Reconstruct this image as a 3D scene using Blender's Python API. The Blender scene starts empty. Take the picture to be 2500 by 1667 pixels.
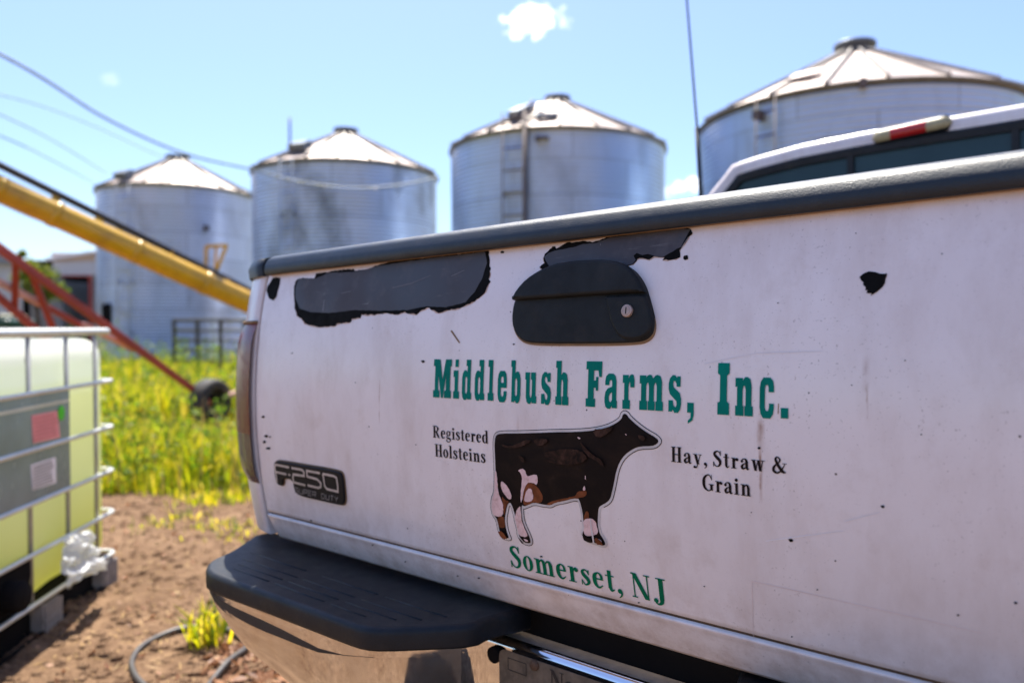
import bpy, bmesh, math, random
import numpy as np
from mathutils import Vector, Matrix, noise
from mathutils.geometry import tessellate_polygon
random.seed(7)
rng = np.random.default_rng(11)
R = math.radians
scene = bpy.context.scene
COL = scene.collection

# ------------------------------------------------------------------ camera
F_PX, PW, PH = 1894.0, 2500.0, 1667.0
YAW, PITCH = R(41.3), R(-1.316)
CAM = Vector((0.591, -0.821, 1.18))
cd = bpy.data.cameras.new('camera')
cam = bpy.data.objects.new('camera', cd); COL.objects.link(cam)
cam.location = CAM
cam.rotation_euler = (R(90) + PITCH, 0, YAW)
cd.sensor_width = 36.0; cd.lens = 36.0 * F_PX / PW
cd.clip_start = 0.02; cd.clip_end = 4000
cd.dof.use_dof = True
cd.dof.focus_distance = 0.99
cd.dof.aperture_fstop = 3.0
cd.dof.aperture_blades = 7
scene.camera = cam

# ------------------------------------------------------------------ light
SUN_EL = R(63)
SUN_AZ = Vector((-0.80, 0.60, 0)).normalized()
SUN = (SUN_AZ * math.cos(SUN_EL) + Vector((0, 0, math.sin(SUN_EL))))
sl = bpy.data.lights.new('sun', 'SUN'); sl.energy = 4.6; sl.angle = R(0.5); sl.color = (1.0, 0.95, 0.86)
so = bpy.data.objects.new('sun', sl); COL.objects.link(so)
so.rotation_mode = 'QUATERNION'; so.rotation_quaternion = (-SUN).to_track_quat('-Z', 'Y')
scene.view_settings.view_transform = 'Standard'
scene.view_settings.look = 'None'
scene.view_settings.gamma = 1.0
scene.view_settings.exposure = 1.42

# pixel of the photograph -> direction in the world (only to work out coordinates)
RGT = Vector((math.cos(YAW), math.sin(YAW), 0))
FWD = Vector((-math.sin(YAW), math.cos(YAW), 0))
UPZ = Vector((0, 0, 1))
FW3 = FWD * math.cos(PITCH) + UPZ * math.sin(PITCH)
UP3 = UPZ * math.cos(PITCH) - FWD * math.sin(PITCH)
def ray(px, py):
    return RGT * ((px - PW/2) / F_PX) + UP3 * (-(py - PH/2) / F_PX) + FW3
def at(px, py, depth):
    v = ray(px, py); return CAM + v * (depth / v.dot(FWD))
def dl(depth, lat, z=0.0):
    return Vector((CAM.x, CAM.y, 0)) + FWD * depth + RGT * lat + UPZ * z

# world
w = bpy.data.worlds.new('World'); scene.world = w; w.use_nodes = True
nt = w.node_tree; nt.nodes.clear()
wo = nt.nodes.new('ShaderNodeOutputWorld'); bg = nt.nodes.new('ShaderNodeBackground')
sky = nt.nodes.new('ShaderNodeTexSky'); sky.sky_type = 'NISHITA'; sky.sun_disc = False
sky.sun_elevation = SUN_EL; sky.sun_rotation = math.atan2(SUN_AZ.x, SUN_AZ.y)
sky.air_density = 1.0; sky.dust_density = 0.6; sky.ozone_density = 3.0; sky.altitude = 50
bg.inputs['Strength'].default_value = 0.094
tc = nt.nodes.new('ShaderNodeTexCoord')
def wn(op, a, b=None, c=None):
    n = nt.nodes.new('ShaderNodeMath'); n.operation = op
    for i, x in enumerate((a, b, c)):
        if x is None: continue
        if isinstance(x, (int, float)): n.inputs[i].default_value = x
        else: nt.links.new(x, n.inputs[i])
    return n.outputs[0]
def wdot(vec):
    n = nt.nodes.new('ShaderNodeVectorMath'); n.operation = 'DOT_PRODUCT'
    nt.links.new(tc.outputs['Generated'], n.inputs[0]); n.inputs[1].default_value = vec
    return n.outputs['Value']
nz = nt.nodes.new('ShaderNodeTexNoise'); nz.inputs['Scale'].default_value = 60; nz.inputs['Detail'].default_value = 6
nz.inputs['Roughness'].default_value = 0.55
nt.links.new(tc.outputs['Generated'], nz.inputs['Vector'])
total = None
# small fair-weather clouds, each round its own direction in the sky: (px, py, half width, half height, strength)
for cx, cy, hw, hh, st in ((1288, 50, 0.036, 0.019, 1.0), (1375, 46, 0.015, 0.012, 0.35), (1672, 452, 0.022, 0.011, 0.75), (1630, 462, 0.012, 0.010, 0.6), (265, 192, 0.010, 0.007, 0.10)):
    dv = ray(cx, cy).normalized()
    sx = dv.cross(UPZ).normalized(); sy = sx.cross(dv).normalized()
    ex = wn('DIVIDE', wdot(sx), hw); ey = wn('DIVIDE', wdot(sy), hh)
    r2 = wn('ADD', wn('MULTIPLY', ex, ex), wn('MULTIPLY', ey, ey))
    v = wn('SUBTRACT', wn('ADD', 0.95, wn('MULTIPLY', wn('SUBTRACT', nz.outputs['Fac'], 0.5), 5.0)), r2)
    v = wn('MULTIPLY', v, 1.1); v.node.use_clamp = True
    v = wn('MULTIPLY', v, st)
    front = wn('GREATER_THAN', wdot(dv), 0.5)
    v = wn('MULTIPLY', v, front)
    total = v if total is None else wn('MAXIMUM', total, v)
mx = nt.nodes.new('ShaderNodeMix'); mx.data_type = 'RGBA'
nt.links.new(total, mx.inputs['Factor']); 
tint = nt.nodes.new('ShaderNodeMix'); tint.data_type = 'RGBA'; tint.blend_type = 'MULTIPLY'; tint.inputs['Factor'].default_value = 1.0
nt.links.new(sky.outputs[0], tint.inputs['A']); 
hz = wn('MULTIPLY', wdot(Vector((0, 0, 1))), 2.1); hz.node.use_clamp = True
tr_ = nt.nodes.new('ShaderNodeValToRGB'); tr_.color_ramp.interpolation = 'EASE'
tr_.color_ramp.elements[0].color = (0.68, 0.735, 0.84, 1); tr_.color_ramp.elements[1].color = (0.925, 0.87, 0.985, 1)
nt.links.new(hz, tr_.inputs['Fac']); nt.links.new(tr_.outputs['Color'], tint.inputs['B'])
nt.links.new(tint.outputs['Result'], mx.inputs['A'])
mx.inputs['B'].default_value = (9.5, 9.6, 10, 1)
nt.links.new(mx.outputs['Result'], bg.inputs['Color']); nt.links.new(bg.outputs[0], wo.inputs[0])

# ------------------------------------------------------------------ helpers
def link(o, parent=None):
    COL.objects.link(o)
    if parent is not None: o.parent = parent
    return o
def tag(o, label=None, cat=None, group=None, kind=None):
    if label: o['label'] = label
    if cat: o['category'] = cat
    if group: o['group'] = group
    if kind: o['kind'] = kind
    return o
def empty(name, loc, rz=0.0):
    o = bpy.data.objects.new(name, None); o.empty_display_size = 0.1
    link(o); o.location = loc; o.rotation_euler = (0, 0, rz); return o
def xform(o):
    return Matrix.Translation(o.location) @ o.rotation_euler.to_matrix().to_4x4()

class MB:
    def __init__(s): s.v = []; s.f = []; s.m = []; s.sm = []
    def add(s, verts, faces, mi=0, smooth=False):
        b = len(s.v); s.v += [tuple(x) for x in verts]
        for f in faces: s.f.append(tuple(b + i for i in f)); s.m.append(mi); s.sm.append(smooth)
    def box(s, x0, y0, z0, x1, y1, z1, mi=0):
        v = [(x0,y0,z0),(x1,y0,z0),(x1,y1,z0),(x0,y1,z0),(x0,y0,z1),(x1,y0,z1),(x1,y1,z1),(x0,y1,z1)]
        s.add(v, [(0,3,2,1),(4,5,6,7),(0,1,5,4),(1,2,6,5),(2,3,7,6),(3,0,4,7)], mi)
    def beam(s, a, b, wd, ht, mi=0, up=(0,0,1)):
        a = Vector(a); b = Vector(b); d = (b - a).normalized(); u = Vector(up)
        if abs(d.dot(u)) > 0.95: u = Vector((1,0,0))
        r = d.cross(u).normalized(); u = r.cross(d).normalized()
        v = []
        for p in (a, b):
            for i, j in ((-1,-1),(1,-1),(1,1),(-1,1)): v.append(p + r*i*wd/2 + u*j*ht/2)
        s.add(v, [(3,2,1,0),(4,5,6,7),(0,1,5,4),(1,2,6,5),(2,3,7,6),(3,0,4,7)], mi)
    def tube(s, pts, rad, n=10, mi=0, caps=True, closed=False):
        pts = [Vector(p) for p in pts]; m = len(pts)
        if not hasattr(rad, '__len__'): rad = [rad] * m
        prev = None; v = []
        for i, p in enumerate(pts):
            if closed: d = pts[(i+1) % m] - pts[i-1]
            else: d = (pts[min(i+1, m-1)] - pts[max(i-1, 0)])
            d.normalize()
            if prev is None:
                u = Vector((0,0,1)) if abs(d.z) < 0.9 else Vector((1,0,0))
                r = d.cross(u).normalized()
            else:
                r = (prev - d * prev.dot(d)).normalized()
            prev = r; q = d.cross(r)
            for k in range(n):
                a = 2*math.pi*k/n; v.append(p + (r*math.cos(a) + q*math.sin(a)) * rad[i])
        f = []
        for i in range(m if closed else m-1):
            for k in range(n):
                j = (i+1) % m
                f.append((i*n+k, i*n+(k+1)%n, j*n+(k+1)%n, j*n+k))
        s.add(v, f, mi, True)
        if caps and not closed:
            b = len(s.v) - len(v)
            s.f.append(tuple(b+k for k in range(n))[::-1]); s.m.append(mi); s.sm.append(False)
            s.f.append(tuple(b+(m-1)*n+k for k in range(n))); s.m.append(mi); s.sm.append(False)
    def lathe(s, prof, n=32, mi=0, axis='z', c=(0,0,0), smooth=True):
        v = []; f = []; c = Vector(c)
        for r, h in prof:
            for k in range(n):
                a = 2*math.pi*k/n; x, y = r*math.cos(a), r*math.sin(a)
                p = Vector((x,y,h)) if axis == 'z' else (Vector((h,x,y)) if axis == 'x' else Vector((x,h,y)))
                v.append(p + c)
        for i in range(len(prof)-1):
            for k in range(n): f.append((i*n+k, i*n+(k+1)%n, (i+1)*n+(k+1)%n, (i+1)*n+k))
        s.add(v, f, mi, smooth)
    def grid(s, rows, mi=0, smooth=True, flip=False):
        n = len(rows[0]); v = [p for r in rows for p in r]; f = []
        for i in range(len(rows)-1):
            for k in range(n-1):
                q = (i*n+k, i*n+k+1, (i+1)*n+k+1, (i+1)*n+k)
                f.append(q[::-1] if flip else q)
        s.add(v, f, mi, smooth)
    def poly(s, pts, mi=0): s.add(pts, [tuple(range(len(pts)))], mi)
    def build(s, name, mats, parent=None, sub=None):
        me = bpy.data.meshes.new(name); me.from_pydata(s.v, [], s.f)
        if not isinstance(mats, (list, tuple)): mats = [mats]
        for m in mats: me.materials.append(m)
        me.polygons.foreach_set('material_index', s.m)
        me.polygons.foreach_set('use_smooth', s.sm); me.update()
        o = bpy.data.objects.new(name, me); link(o, parent); return o
def fixn(o):
    bm = bmesh.new(); bm.from_mesh(o.data); bmesh.ops.remove_doubles(bm, verts=bm.verts, dist=1e-5)
    bmesh.ops.recalc_face_normals(bm, faces=bm.faces); bm.to_mesh(o.data); bm.free(); return o
def bevel(o, wd, seg=2, ang=40):
    m = o.modifiers.new('bevel', 'BEVEL'); m.width = wd; m.segments = seg; m.limit_method = 'ANGLE'; m.angle_limit = R(ang)
    m.harden_normals = False; return o

# ------------------------------------------------------------------ materials
class NT:
    def __init__(s, name):
        s.m = bpy.data.materials.new(name); s.m.use_nodes = True; s.t = s.m.node_tree
        s.b = s.t.nodes['Principled BSDF']; s.out = s.t.nodes['Material Output']
        s.tc = s.t.nodes.new('ShaderNodeTexCoord')
    def set(s, k, v):
        i = s.b.inputs[k]
        if isinstance(v, tuple) and len(v) == 3: v = (*v, 1)
        if hasattr(v, 'links') or isinstance(v, bpy.types.NodeSocket): s.t.links.new(v, i)
        else: i.default_value = v
        return s
    def noise(s, scale, detail=4, rough=0.5, vec=None, stretch=None, out='Fac', dist=0.0):
        n = s.t.nodes.new('ShaderNodeTexNoise'); n.inputs['Scale'].default_value = scale
        n.inputs['Detail'].default_value = detail; n.inputs['Roughness'].default_value = rough
        n.inputs['Distortion'].default_value = dist
        v = vec or s.tc.outputs['Object']
        if stretch:
            mp = s.t.nodes.new('ShaderNodeMapping'); mp.inputs['Scale'].default_value = stretch
            s.t.links.new(v, mp.inputs['Vector']); v = mp.outputs[0]
        s.t.links.new(v, n.inputs['Vector']); return n.outputs[out]
    def voro(s, scale, feature='F1', out='Distance'):
        n = s.t.nodes.new('ShaderNodeTexVoronoi'); n.feature = feature; n.inputs['Scale'].default_value = scale
        s.t.links.new(s.tc.outputs['Object'], n.inputs['Vector']); return n.outputs[out]
    def ramp(s, fac, *stops):
        n = s.t.nodes.new('ShaderNodeValToRGB'); e = n.color_ramp.elements
        while len(e) < len(stops): e.new(0.5)
        for el, (p, c) in zip(e, stops):
            el.position = p; el.color = (c, c, c, 1) if isinstance(c, (int, float)) else (*c, 1)
        s.t.links.new(fac, n.inputs['Fac']); return n.outputs['Color']
    def mix(s, fac, a, b, mode='MIX'):
        n = s.t.nodes.new('ShaderNodeMix'); n.data_type = 'RGBA'; n.blend_type = mode
        for k, v in (('Factor', fac), ('A', a), ('B', b)):
            if isinstance(v, (int, float)): n.inputs[k].default_value = v if k == 'Factor' else (v, v, v, 1)
            elif isinstance(v, tuple): n.inputs[k].default_value = (*v, 1) if len(v) == 3 else v
            else: s.t.links.new(v, n.inputs[k])
        return n.outputs['Result']
    def math(s, op, a, b=None, c=None, clamp=False):
        n = s.t.nodes.new('ShaderNodeMath'); n.operation = op; n.use_clamp = clamp
        for i, x in enumerate((a, b, c)):
            if x is None: continue
            if isinstance(x, (int, float)): n.inputs[i].default_value = x
            else: s.t.links.new(x, n.inputs[i])
        return n.outputs[0]
    def sep(s, vec=None):
        n = s.t.nodes.new('ShaderNodeSeparateXYZ'); s.t.links.new(vec or s.tc.outputs['Object'], n.inputs[0]); return n.outputs
    def bump(s, h, strength=0.3, dist=0.01):
        n = s.t.nodes.new('ShaderNodeBump'); n.inputs['Strength'].default_value = strength; n.inputs['Distance'].default_value = dist
        s.t.links.new(h, n.inputs['Height']); s.t.links.new(n.outputs[0], s.b.inputs['Normal']); return s
def simple(name, col, rough=0.5, metal=0.0, var=0.25, vs=6.0, bump=0.0, bs=40, coat=0.0, dirt=None, spec=0.5):
    k = NT(name); n = k.noise(vs, 5, 0.6); k.set('Specular IOR Level', spec)
    c = k.mix(k.ramp(n, (0.3, 0.0), (0.7, 1.0)), tuple(x*(1-var) for x in col), tuple(min(1, x*(1+var)) for x in col))
    if dirt:
        d = k.ramp(k.noise(vs*2.3, 7, 0.65), (0.5, 0.0), (0.75, dirt[1])); c = k.mix(d, c, dirt[0])
    k.set('Base Color', c).set('Metallic', metal)
    k.set('Roughness', k.ramp(k.noise(vs*3, 4), (0.2, max(0, rough-0.08)), (0.8, min(1, rough+0.08))))
    if coat: k.set('Coat Weight', coat); k.set('Coat Roughness', 0.12)
    if bump: k.bump(k.noise(bs, 5, 0.6), bump, 0.004)
    return k.m

def paint_white():
    k = NT('old white paint'); x, y, z = k.sep()
    base = k.mix(k.ramp(k.noise(3.0, 6, 0.6), (0.35, 0.0), (0.7, 1.0)), (0.86, 0.785, 0.765), (0.77, 0.68, 0.655))
    # brown dust film in long streaks, more of it low down, and a fine speckle
    st = k.noise(7, 8, 0.68, stretch=(1.7, 1.7, 0.6))
    c = k.mix(k.ramp(st, (0.46, 0.0), (0.8, 0.5)), base, (0.50, 0.37, 0.30))
    blot = k.noise(14, 7, 0.7)
    c = k.mix(k.ramp(blot, (0.56, 0.0), (0.8, 0.35)), c, (0.46, 0.32, 0.24))
    low = k.math('MULTIPLY', k.math('SUBTRACT', 0.90, z), 5.0, clamp=True)
    lown = k.math('MULTIPLY', low, k.ramp(k.noise(26, 7, 0.72), (0.42, 0.0), (0.72, 0.85)))
    c = k.mix(lown, c, (0.36, 0.24, 0.17))
    sp = k.ramp(k.noise(330, 3, 0.5), (0.64, 0.0), (0.72, 0.55)); c = k.mix(k.math('MULTIPLY', sp, k.ramp(k.noise(5, 3), (0.42, 0.15), (0.62, 1.0))), c, (0.22, 0.16, 0.13))
    v = k.voro(38); dots = k.ramp(v, (0.045, 1.0), (0.06, 0.0)); keep = k.ramp(k.noise(17, 2), (0.52, 0.0), (0.55, 1.0))
    c = k.mix(k.math('MULTIPLY', dots, keep), c, (0.05, 0.04, 0.035))
    # run marks of rust water: (x, half width, z top, z bottom)
    for sx, hw, z1, z0, am in ((0.2335, 0.0055, 1.08, 1.03, 0.8), (0.2325, 0.0026, 1.045, 0.976, 1.0), (0.3435, 0.0045, 1.142, 1.10, 0.5), (0.345, 0.0016, 1.115, 1.075, 0.8), (-0.425, 0.0015, 1.10, 1.02, 0.7), (-0.12, 0.004, 1.06, 0.98, 0.2), (0.62, 0.005, 1.22, 1.0, 0.4)):
        wob = k.math('MULTIPLY', k.math('SUBTRACT', k.noise(30, 3), 0.5), 0.006)
        dx = k.math('ABSOLUTE', k.math('SUBTRACT', k.math('ADD', x, wob), sx))
        a = k.math('SUBTRACT', 1.0, k.math('DIVIDE', dx, hw), clamp=True)
        b = k.math('MULTIPLY', k.math('SUBTRACT', z1, z), 60, clamp=True); d = k.math('MULTIPLY', k.math('SUBTRACT', z, z0), 60, clamp=True)
        a = k.math('MULTIPLY', k.math('MULTIPLY', a, b), k.math('MULTIPLY', d, k.ramp(k.noise(60, 4), (0.35, 0.2*am), (0.6, am))))
        c = k.mix(a, c, (0.30, 0.15, 0.09))
    k.set('Base Color', c)
    k.set('Roughness', k.ramp(k.noise(11, 6, 0.65), (0.3, 0.30), (0.75, 0.55)))
    k.set('Coat Weight', 0.65); k.set('Coat Roughness', k.ramp(k.noise(7, 5), (0.3, 0.07), (0.7, 0.28)))
    k.bump(k.noise(60, 5, 0.6), 0.04, 0.003)
    return k.m
M = {}
M['white'] = paint_white()
M['seam'] = simple('rusty seam', (0.10, 0.055, 0.03), 0.8, vs=30, var=0.5)
M['black'] = simple('black trim plastic', (0.010, 0.0125, 0.016), 0.45, spec=0.3, var=0.35, vs=12, bump=0.25, bs=420, dirt=((0.04, 0.035, 0.03), 0.4))
M['cap'] = simple('weathered cap plastic', (0.006, 0.012, 0.019), 0.40, spec=0.5, var=0.3, vs=14, bump=0.22, bs=520, dirt=((0.045, 0.042, 0.042), 0.35))
M['handle'] = simple('handle plastic', (0.014, 0.0155, 0.0155), 0.55, spec=0.2, var=0.4, vs=16, bump=0.12, bs=500, dirt=((0.035, 0.026, 0.02), 0.5))
M['rim'] = simple('dusty gasket', (0.23, 0.14, 0.07), 0.8, vs=40)
k = NT('grey primer'); c = k.mix(k.ramp(k.noise(5, 4, 0.5), (0.42, 0.0), (0.58, 1.0)), (0.058, 0.053, 0.060), (0.062, 0.070, 0.084))
c = k.mix(k.ramp(k.noise(26, 7, 0.7), (0.5, 0.0), (0.75, 0.6)), c, (0.115, 0.105, 0.108)); c = k.mix(k.ramp(k.noise(60, 5, 0.6, stretch=(0.25, 1, 1.6)), (0.62, 0.0), (0.72, 0.5)), c, (0.15, 0.145, 0.15))
k.set('Base Color', c); k.set('Roughness', k.ramp(k.noise(9, 5), (0.3, 0.42), (0.7, 0.65))); k.set('Specular IOR Level', 0.3); M['primer'] = k.m
M['greyscratch'] = simple('scratch in primer', (0.19, 0.19, 0.20), 0.6, spec=0.2)
M['bare'] = simple('black undercoat', (0.007, 0.007, 0.007), 0.7, spec=0.05, var=0.4, vs=30)
M['green'] = simple('green lettering vinyl', (0.0, 0.185, 0.135), 0.6, spec=0.08, var=0.15, vs=20)
M['green2'] = simple('deep green lettering vinyl', (0.0, 0.140, 0.060), 0.6, spec=0.08, var=0.15, vs=20)
M['ink'] = simple('dark brown lettering vinyl', (0.018, 0.011, 0.009), 0.6, spec=0.08, var=0.25, vs=30)
M['chrome'] = NT('dusty chrome').m
k = NT('dusty chrome plate'); k.set('Metallic', 1.0)
k.set('Base Color', k.mix(k.ramp(k.noise(9, 7, 0.7), (0.46, 0.0), (0.8, 0.7)), (0.78, 0.77, 0.77), (0.46, 0.34, 0.24)))
k.set('Roughness', k.ramp(k.noise(16, 8, 0.75), (0.42, 0.035), (0.78, 0.24))); M['chrome'] = k.m
k = NT('polished chrome edge'); k.set('Metallic', 1.0); k.set('Base Color', (0.85, 0.86, 0.88)); k.set('Roughness', k.ramp(k.noise(40, 5), (0.4, 0.04), (0.75, 0.2))); M['chrome2'] = k.m
M['strip'] = simple('bumper strip', (0.045, 0.037, 0.031), 0.6, spec=0.3)  # pad underside mirrored in the chrome, put in as flat dark colour
M['dusty'] = simple('dusty bumper top', (0.34, 0.26, 0.19), 0.85, var=0.35, vs=14)
k = NT('red lamp lens'); k.set('Base Color', k.mix(k.ramp(k.noise(6, 4), (0.4, 0), (0.7, 1)), (0.13, 0.006, 0.005), (0.18, 0.014, 0.010))); k.set('Roughness', 0.3); k.set('Coat Weight', 0.25); k.set('Coat Roughness', 0.05); M['lens'] = k.m
k = NT('clear lamp lens'); k.set('Base Color', (0.13, 0.065, 0.05)); k.set('Roughness', 0.25); k.set('Coat Weight', 0.25); M['lens2'] = k.m
k = NT('red brake lens'); k.set('Base Color', (0.46, 0.008, 0.009)); k.set('Roughness', 0.25); k.set('Coat Weight', 0.5); M['brake'] = k.m
M['cream'] = simple('yellowed lamp plastic', (0.40, 0.34, 0.19), 0.4, vs=40)
k = NT('dark glass'); k.set('Base Color', k.mix(k.ramp(k.noise(5, 5), (0.4, 0), (0.7, 1)), (0.012, 0.035, 0.042), (0.02, 0.05, 0.058))); k.set('Roughness', 0.12); k.set('Specular IOR Level', 0.35); M['glass'] = k.m
M['rubber'] = simple('old rubber', (0.028, 0.027, 0.026), 0.75, var=0.3, vs=9, bump=0.4, bs=60, dirt=((0.16, 0.12, 0.085), 0.6))
M['steelrim'] = simple('steel wheel', (0.4, 0.4, 0.4), 0.4, 0.7)
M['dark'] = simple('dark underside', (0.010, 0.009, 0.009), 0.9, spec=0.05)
M['plate'] = simple('mud covered plate', (0.125, 0.095, 0.065), 0.75, var=0.35, vs=45, dirt=((0.20, 0.15, 0.11), 0.6))
M['plateink'] = simple('plate lettering', (0.016, 0.013, 0.012), 0.6)
M['badge'] = simple('badge black', (0.010, 0.010, 0.011), 0.5, spec=0.2)
M['badgeline'] = simple('badge outline', (0.52, 0.43, 0.36), 0.4, 0.0, vs=60)
M['badgegrey'] = simple('badge small lettering', (0.17, 0.16, 0.155), 0.4, vs=60)
M['rim2'] = simple('stained paint edge', (0.55, 0.40, 0.32), 0.6, vs=40, spec=0.2)  # tan rim that also paints the shadow line below the peeled edge
M['scratch'] = simple('rusty scratch', (0.72, 0.58, 0.53), 0.6, spec=0.2)
M['scuff'] = simple('pale scuff', (0.74, 0.70, 0.72), 0.5)
M['lock'] = simple('lock metal', (0.44, 0.32, 0.27), 0.45, 0.35, vs=80)
# cow picture
M['cow_base'] = simple('sticker film', (0.62, 0.57, 0.55), 0.4, vs=20)
k = NT('cow black'); n = k.noise(22, 5, 0.6, dist=0.8)
k.set('Base Color', k.ramp(n, (0.45, (0.010, 0.006, 0.005)), (0.62, (0.018, 0.010, 0.007)), (0.80, (0.05, 0.026, 0.019)))); k.set('Roughness', 0.6); k.set('Specular IOR Level', 0.1); M['cow_black'] = k.m
M['cow_pink'] = simple('cow white', (0.78, 0.55, 0.52), 0.6, spec=0.1, var=0.12, vs=60, dirt=((0.40, 0.17, 0.10), 0.6))
M['cow_brown'] = simple('cow brown', (0.19, 0.058, 0.022), 0.6, spec=0.1, var=0.45, vs=50)
k = NT('cow sheen'); n = k.noise(38, 6, 0.65, dist=1.2)
k.set('Base Color', k.ramp(n, (0.36, (0.011, 0.0065, 0.005)), (0.52, (0.036, 0.017, 0.011)), (0.72, (0.085, 0.042, 0.030)))); k.set('Roughness', 0.6); k.set('Specular IOR Level', 0.1); M['cow_sheen'] = k.m

def dirt():
    k = NT('dry dirt'); n1 = k.noise(0.9, 6, 0.6); n2 = k.noise(9, 8, 0.7); n3 = k.noise(60, 5, 0.7)
    c = k.mix(k.ramp(n1, (0.35, 0), (0.7, 1)), (0.180, 0.108, 0.060), (0.275, 0.170, 0.100))
    c = k.mix(k.ramp(n2, (0.38, 0.75), (0.62, 0.0)), c, (0.095, 0.050, 0.028))
    c = k.mix(k.ramp(n3, (0.5, 0.0), (0.8, 0.6)), c, (0.42, 0.28, 0.17))
    c = k.mix(k.ramp(k.noise(2.6, 7, 0.65), (0.52, 0.0), (0.68, 0.55)), c, (0.12, 0.068, 0.036))
    far = k.math('SUBTRACT', k.math('MULTIPLY', k.math('ADD', k.sep()[1], k.math('MULTIPLY', k.sep()[0], -0.9)), 0.1), 1.2, clamp=True)
    c = k.mix(k.math('MULTIPLY', far, k.ramp(k.noise(0.25, 5), (0.4, 0.2), (0.6, 1.0))), c, (0.09, 0.105, 0.025))
    k.set('Base Color', c).set('Roughness', 0.95).set('Specular IOR Level', 0.15)
    h = k.math('ADD', k.math('MULTIPLY', n2, 1.0), k.math('MULTIPLY', n3, 0.45)); k.bump(h, 0.9, 0.03); return k.m
M['dirt'] = dirt()
def leafmat(name, stops, trans, tw=0.5):
    k = NT(name); g = k.t.nodes.new('ShaderNodeNewGeometry')
    c = k.ramp(g.outputs['Random Per Island'], *stops)
    k.set('Base Color', c).set('Roughness', 0.5).set('Specular IOR Level', 0.3)
    tr = k.t.nodes.new('ShaderNodeBsdfTranslucent'); k.t.links.new(k.mix(1.0, c, trans, 'MULTIPLY'), tr.inputs['Color'])
    ms = k.t.nodes.new('ShaderNodeMixShader'); ms.inputs[0].default_value = tw
    k.t.links.new(k.b.outputs[0], ms.inputs[1]); k.t.links.new(tr.outputs[0], ms.inputs[2]); k.t.links.new(ms.outputs[0], k.out.inputs[0]); return k.m
M['grass'] = leafmat('meadow grass', ((0.0, (0.06, 0.12, 0.008)), (0.3, (0.17, 0.25, 0.012)), (0.6, (0.38, 0.41, 0.014)), (0.86, (0.56, 0.47, 0.02)), (1.0, (0.70, 0.58, 0.20))), (1.7, 1.55, 0.8))
M['weed'] = leafmat('broad weeds', ((0.0, (0.04, 0.10, 0.012)), (0.5, (0.12, 0.20, 0.02)), (1.0, (0.28, 0.32, 0.03))), (1.5, 1.5, 0.8))
M['tree'] = leafmat('tree leaves', ((0.0, (0.05, 0.09, 0.012)), (0.6, (0.13, 0.17, 0.02)), (1.0, (0.30, 0.30, 0.03))), (1.4, 1.4, 0.8))
M['straw'] = leafmat('dry straw', ((0.0, (0.36, 0.22, 0.08)), (1.0, (0.60, 0.42, 0.18))), (1, 1, 1), 0.2)
M['dryleaf'] = leafmat('dry leaves', ((0.0, (0.16, 0.07, 0.035)), (1.0, (0.45, 0.24, 0.13))), (1, 0.9, 0.8), 0.25)
M['bark'] = simple('bark', (0.10, 0.07, 0.05), 0.9, bump=0.5)
def galv(name, tint, grime):
    k = NT(name)
    uv = k.tc.outputs['UV']
    br = k.t.nodes.new('ShaderNodeTexBrick'); br.inputs['Scale'].default_value = 1.0; br.inputs['Mortar Size'].default_value = 0.012
    br.inputs['Brick Width'].default_value = 2.7; br.inputs['Row Height'].default_value = 0.81; br.inputs['Bias'].default_value = 0.0
    br.inputs['Color1'].default_value = (*[0.92*x for x in tint], 1); br.inputs['Color2'].default_value = (*[1.08*x for x in tint], 1); br.inputs['Mortar'].default_value = (*[0.6*x for x in tint], 1)
    k.t.links.new(uv, br.inputs['Vector'])
    n = k.noise(0.9, 7, 0.62, stretch=(1, 1, 0.55)); n2 = k.noise(3.2, 6, 0.6, stretch=(1, 1, 0.3))
    c = k.mix(k.ramp(n, (0.52, 0.0), (0.72, grime)), br.outputs['Color'], (0.10, 0.11, 0.12))
    c = k.mix(k.ramp(n2, (0.56, 0.0), (0.8, 0.35*grime + 0.1)), c, (0.17, 0.13, 0.10))
    k.set('Base Color', c).set('Metallic', 0.72).set('Roughness', k.ramp(k.noise(2, 6), (0.3, 0.28), (0.7, 0.44))); return k.m
M['galv_a'] = galv('galvanised sheet pale', (0.61, 0.66, 0.78), 0.30)
M['galv_b'] = galv('galvanised sheet stained', (0.57, 0.65, 0.79), 0.75)
M['galv_c'] = galv('galvanised sheet blue', (0.54, 0.65, 0.81), 0.35)
M['galv_d'] = galv('galvanised sheet bright', (0.51, 0.64, 0.82), 0.30)
M['roof'] = simple('bin roof sheet', (0.50, 0.415, 0.365), 0.5, 0.25, var=0.12, vs=1.5, dirt=((0.40, 0.27, 0.16), 0.35))
M['rib'] = simple('bin roof rib', (0.30, 0.27, 0.24), 0.5, 0.3)
M['eave'] = simple('bin eave', (0.16, 0.15, 0.12), 0.6, 0.3)
M['vent'] = simple('bin vent cap', (0.16, 0.18, 0.20), 0.5, 0.5)
M['ladder'] = simple('rusted ladder steel', (0.13, 0.10, 0.09), 0.6, 0.4)
M['yellow'] = simple('auger yellow', (0.56, 0.31, 0.004), 0.38, var=0.18, vs=2.5, coat=0.3, dirt=((0.20, 0.09, 0.025), 0.5))
M['redpaint'] = simple('faded red paint', (0.36, 0.046, 0.030), 0.5, var=0.25, vs=3)
M['pinkpaint'] = simple('sun bleached red', (0.66, 0.36, 0.31), 0.5, vs=5)
M['blackpipe'] = simple('black pipe', (0.02, 0.02, 0.022), 0.35)
M['gate'] = simple('gate steel', (0.11, 0.10, 0.09), 0.55, 0.3)
M['shed'] = simple('shed sheet', (0.52, 0.50, 0.52), 0.6, vs=0.8, var=0.08)
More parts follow.
